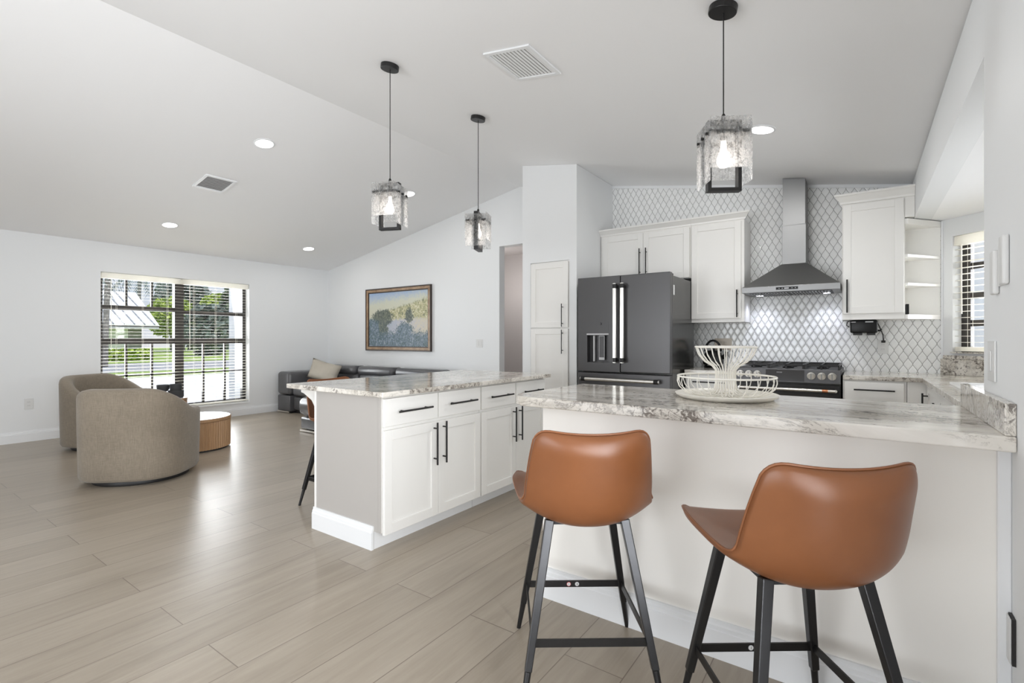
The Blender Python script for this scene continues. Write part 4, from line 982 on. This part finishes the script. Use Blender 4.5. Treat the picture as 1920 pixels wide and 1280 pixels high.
pillow('throw_pillow', 'beige satin throw pillow leaning at the left end of the sofa', (-7.12, 4.78, .668), .60, .33, .15, (math.radians(-14), math.radians(12), math.radians(14)), 'pillow')

# ------------------------------------------------------------------ painting
o = (-6.86, YB, 1.015); B = at(o); t = thing('framed_painting', 'gilt-framed impressionist landscape painting above the sofa', 'painting', o)
x0, x1, z0, z1 = -6.865, -5.335, 1.005, 2.03
def frame(name, i0, i1, d0, d1, mat):
    mb = B()
    for a in ((x0+i0, x1-i0, z0+i0, z0+i1), (x0+i0, x1-i0, z1-i1, z1-i0), (x0+i0, x0+i1, z0+i1, z1-i1), (x1-i1, x1-i0, z0+i1, z1-i1)): mb.box(a[0], a[1], YB-d1, YB-d0, a[2], a[3])
    return mb.build(name, M[mat], t, bevel=.003)
frame('outer_frame', 0, .018, .001, .036, 'framedark'); frame('frame', .018, .058, .001, .030, 'gilt'); frame('inner_frame', .058, .074, .001, .022, 'framedark')
c = MB((x0+.065, YB, z0+.065)).box(x0+.07, x1-.07, YB-.014, YB-.002, z0+.07, z1-.07).build('canvas', M['canvas'], t); c.location = Vector((x0+.065, YB, z0+.065)) - Vector(o)

# ------------------------------------------------------------------ outdoors, through the front window
GZ = -.15
struct(MB().box(-20.5, XL-.25, -25, 30, GZ-.1, GZ).box(XL-.25, 30, -30, YR-.2, GZ-.1, GZ).box(1.5, 30, YR-.2, 30, GZ-.1, GZ).build('driveway', M['concrete']))
struct(MB().box(-24.5, -20.5, -30, 45, GZ-.1, GZ-.01).box(-90, -33.5, -60, 110, GZ-.1, GZ-.005).build('lawn', M['grass']))
struct(MB().box(-33.5, -24.5, -60, 110, GZ-.1, GZ-.02).build('road', M['asphalt']))
struct(MB().box(-8.75, -8.55, 4.06, 4.28, GZ, 2.6).build('porch_column', M['extwhite']))
o = (-44, 8, GZ); B = at(o); t = thing('house', 'grey house with white standing-seam metal roof across the street', 'house', o)
B().box(-50, -41, 2, 13.2, GZ, 2.2).build('walls', M['housewall'], t)
mb = B(); mb.hexa([(-40, 0, 2.02), (-46, 0, 4.66), (-46, 14.4, 4.66), (-40, 13.9, 2.02), (-40, 0, 2.16), (-46, 0, 4.80), (-46, 14.4, 4.80), (-40, 13.9, 2.16)])
mb.hexa([(-46, 0, 4.66), (-52, 0, 2.02), (-52, 13.9, 2.02), (-46, 14.4, 4.66), (-46, 0, 4.80), (-52, 0, 2.16), (-52, 13.9, 2.16), (-46, 14.4, 4.80)]); rf = mb.build('roof', M['roofmetal'], t)
mb = B()
for k in range(24): y = .3+k*.58; mb.bar((-40, y, 2.17), (-46, y, 4.81), .07, .09)
mb.build('roof_seams', M['roofseam'], rf)
B().box(-40.12, -40, 0, 13.9, 1.90, 2.10).build('gutter', M['grey_plastic'], rf)
B().box(-41, -40.95, 9, 12.4, GZ, 1.9).build('garage_door', M['extwhite'], t)
def crown_mesh(mb, c, r, n, size, rnd):
    for k in range(n):
        while True:
            p = Vector((rnd.uniform(-1, 1), rnd.uniform(-1, 1), rnd.uniform(-1, 1)))
            if .25 < p.length < 1: break
        q = Vector(c) + Vector((p.x*r[0], p.y*r[1], p.z*r[2])); a = Vector((rnd.gauss(0, 1), rnd.gauss(0, 1), rnd.gauss(0, 1))).normalized(); b_ = a.orthogonal().normalized(); s = size*rnd.uniform(.6, 1.3)
        cc = a.cross(b_)
        mb.face([mb.v(q+b_*s), mb.v(q+cc*s*.6), mb.v(q-b_*s), mb.v(q-cc*s*.6)])
def tree(x, y, zc, r, mat, label, n=900, size=.35, trunk=.14, grp='trees across the street'):
    rnd = random.Random(int(x*31+y*17)); o = (x, y, GZ); t = thing('tree', label, 'tree', o, 0, grp)
    B = at(o); mb = B(); crown_mesh(mb, (x, y, zc), r, n, size, rnd); mb.build('crown', M[mat], t, recalc=False)
    B().cyl((x, y, GZ), (x, y, zc), trunk, trunk*.7, 10).build('trunk', M['bark'], t)
tree(-59, 21.6, 3.45, (2.2, 2.4, 2.1), 'leaf_lime', 'lime green bushy tree left of the centre window mullion', 2400, .27)
tree(-54.5, 24.4, 4.6, (1.8, 1.8, 1.3), 'leaf_lime', 'lime green flat-topped tree right of the centre window mullion', 1800, .25)
tree(-64, 24.6, 5.6, (3, 2.9, 3.4), 'leaf_grey', 'tall grey-green tree behind the lime tree', 1600, .4, .25)
tree(-49, 25.0, 3.6, (2.2, 3.0, 4.3), 'leaf_dark', 'dark dense tree in the right half of the front window', 2600, .4, .3)
tree(-43.5, 18.6, 1.9, (1.5, 2.0, 2.1), 'leaf_grey', 'low grey tree under the dark dense tree', 1800, .33, .2)
tree(-55, 31.2, 4.9, (3, 3.5, 5.0), 'leaf_dark', 'dark dense tree at the far right behind the porch column', 2000, .45, .3)
o = (-30, 8.20, GZ); B = at(o); t = thing('palm_tree', 'grey palm trunk at the left of the front window with drooping fronds', 'palm tree', o)
B().tube([(-30, 8.15, GZ), (-30, 8.20, 2), (-30, 8.28, 4.4), (-30, 8.4, 6.0)], lambda q: .13-.02*q, 12).build('trunk', M['bark'], t, smooth=True)
def fronds(B, c, L0, t, n=15):
    mb = B(); rnd = random.Random(3); c = Vector(c)
    for k in range(n):
        a = 2*PI*k/n; L = L0*(.85+.3*rnd.random())
        pts = [c + Vector((math.cos(a)*L*q, math.sin(a)*L*q, L*(.35*q-1.35*q*q))) for q in [i/8 for i in range(9)]]
        for p, q in zip(pts, pts[1:]):
            dv = (q-p).normalized(); sd = dv.cross(Vector((0, 0, 1))).normalized()
            for s in (-1, 1):
                for h in (0, .5):
                    b0 = p.lerp(q, h); mb.face([mb.v(b0), mb.v(b0+dv*.05*L), mb.v(b0+sd*s*.14*L+dv*.10*L+Vector((0, 0, -.17*L)))])
    return mb.build('fronds', M['leaf_grey'], t, recalc=False)
fronds(B, (-30, 8.4, 5.9), 2.2, t)
o = (-53.5, 17.0, GZ); B = at(o); t = thing('palm_tree', 'drooping palm rising behind the white metal roof', 'palm tree', o)
B().tube([(-53.5, 17.0, GZ), (-53.5, 17.0, 4), (-53.5, 17.1, 7.3)], lambda q: .16-.03*q, 10).build('trunk', M['bark'], t, smooth=True)
fronds(B, (-53.5, 17.1, 7.2), 2.3, t)
o = (-34.5, 11, GZ); B = at(o); t = thing('hedge', 'low clipped lime hedge across the street', 'hedge', o)
mb = B(); rnd = random.Random(5)
for k in range(9): crown_mesh(mb, (-36.2, 8.6+k*.42, .24), (.4, .34, .38), 220, .12, rnd)
mb.build('leaves', M['leaf_lime'], t, recalc=False)
# patio side of the sink window
o = (4.2, 8.5, GZ); t = MB(o).box(2.5, 7.5, 7.9, 8.0, GZ, 2.0).build('garden_wall', M['fence'], None); t.location = o; tag(t, 'tan garden wall seen through the sink window', 'wall')
o = (3, 7.5, 2.5); t = MB(o).box(1.6, 5.5, 5.6, 7.6, 2.45, 2.55).build('patio_roof', M['extwhite'], None); t.location = o; tag(t, 'white patio roof seen at the top of the sink window', 'roof')
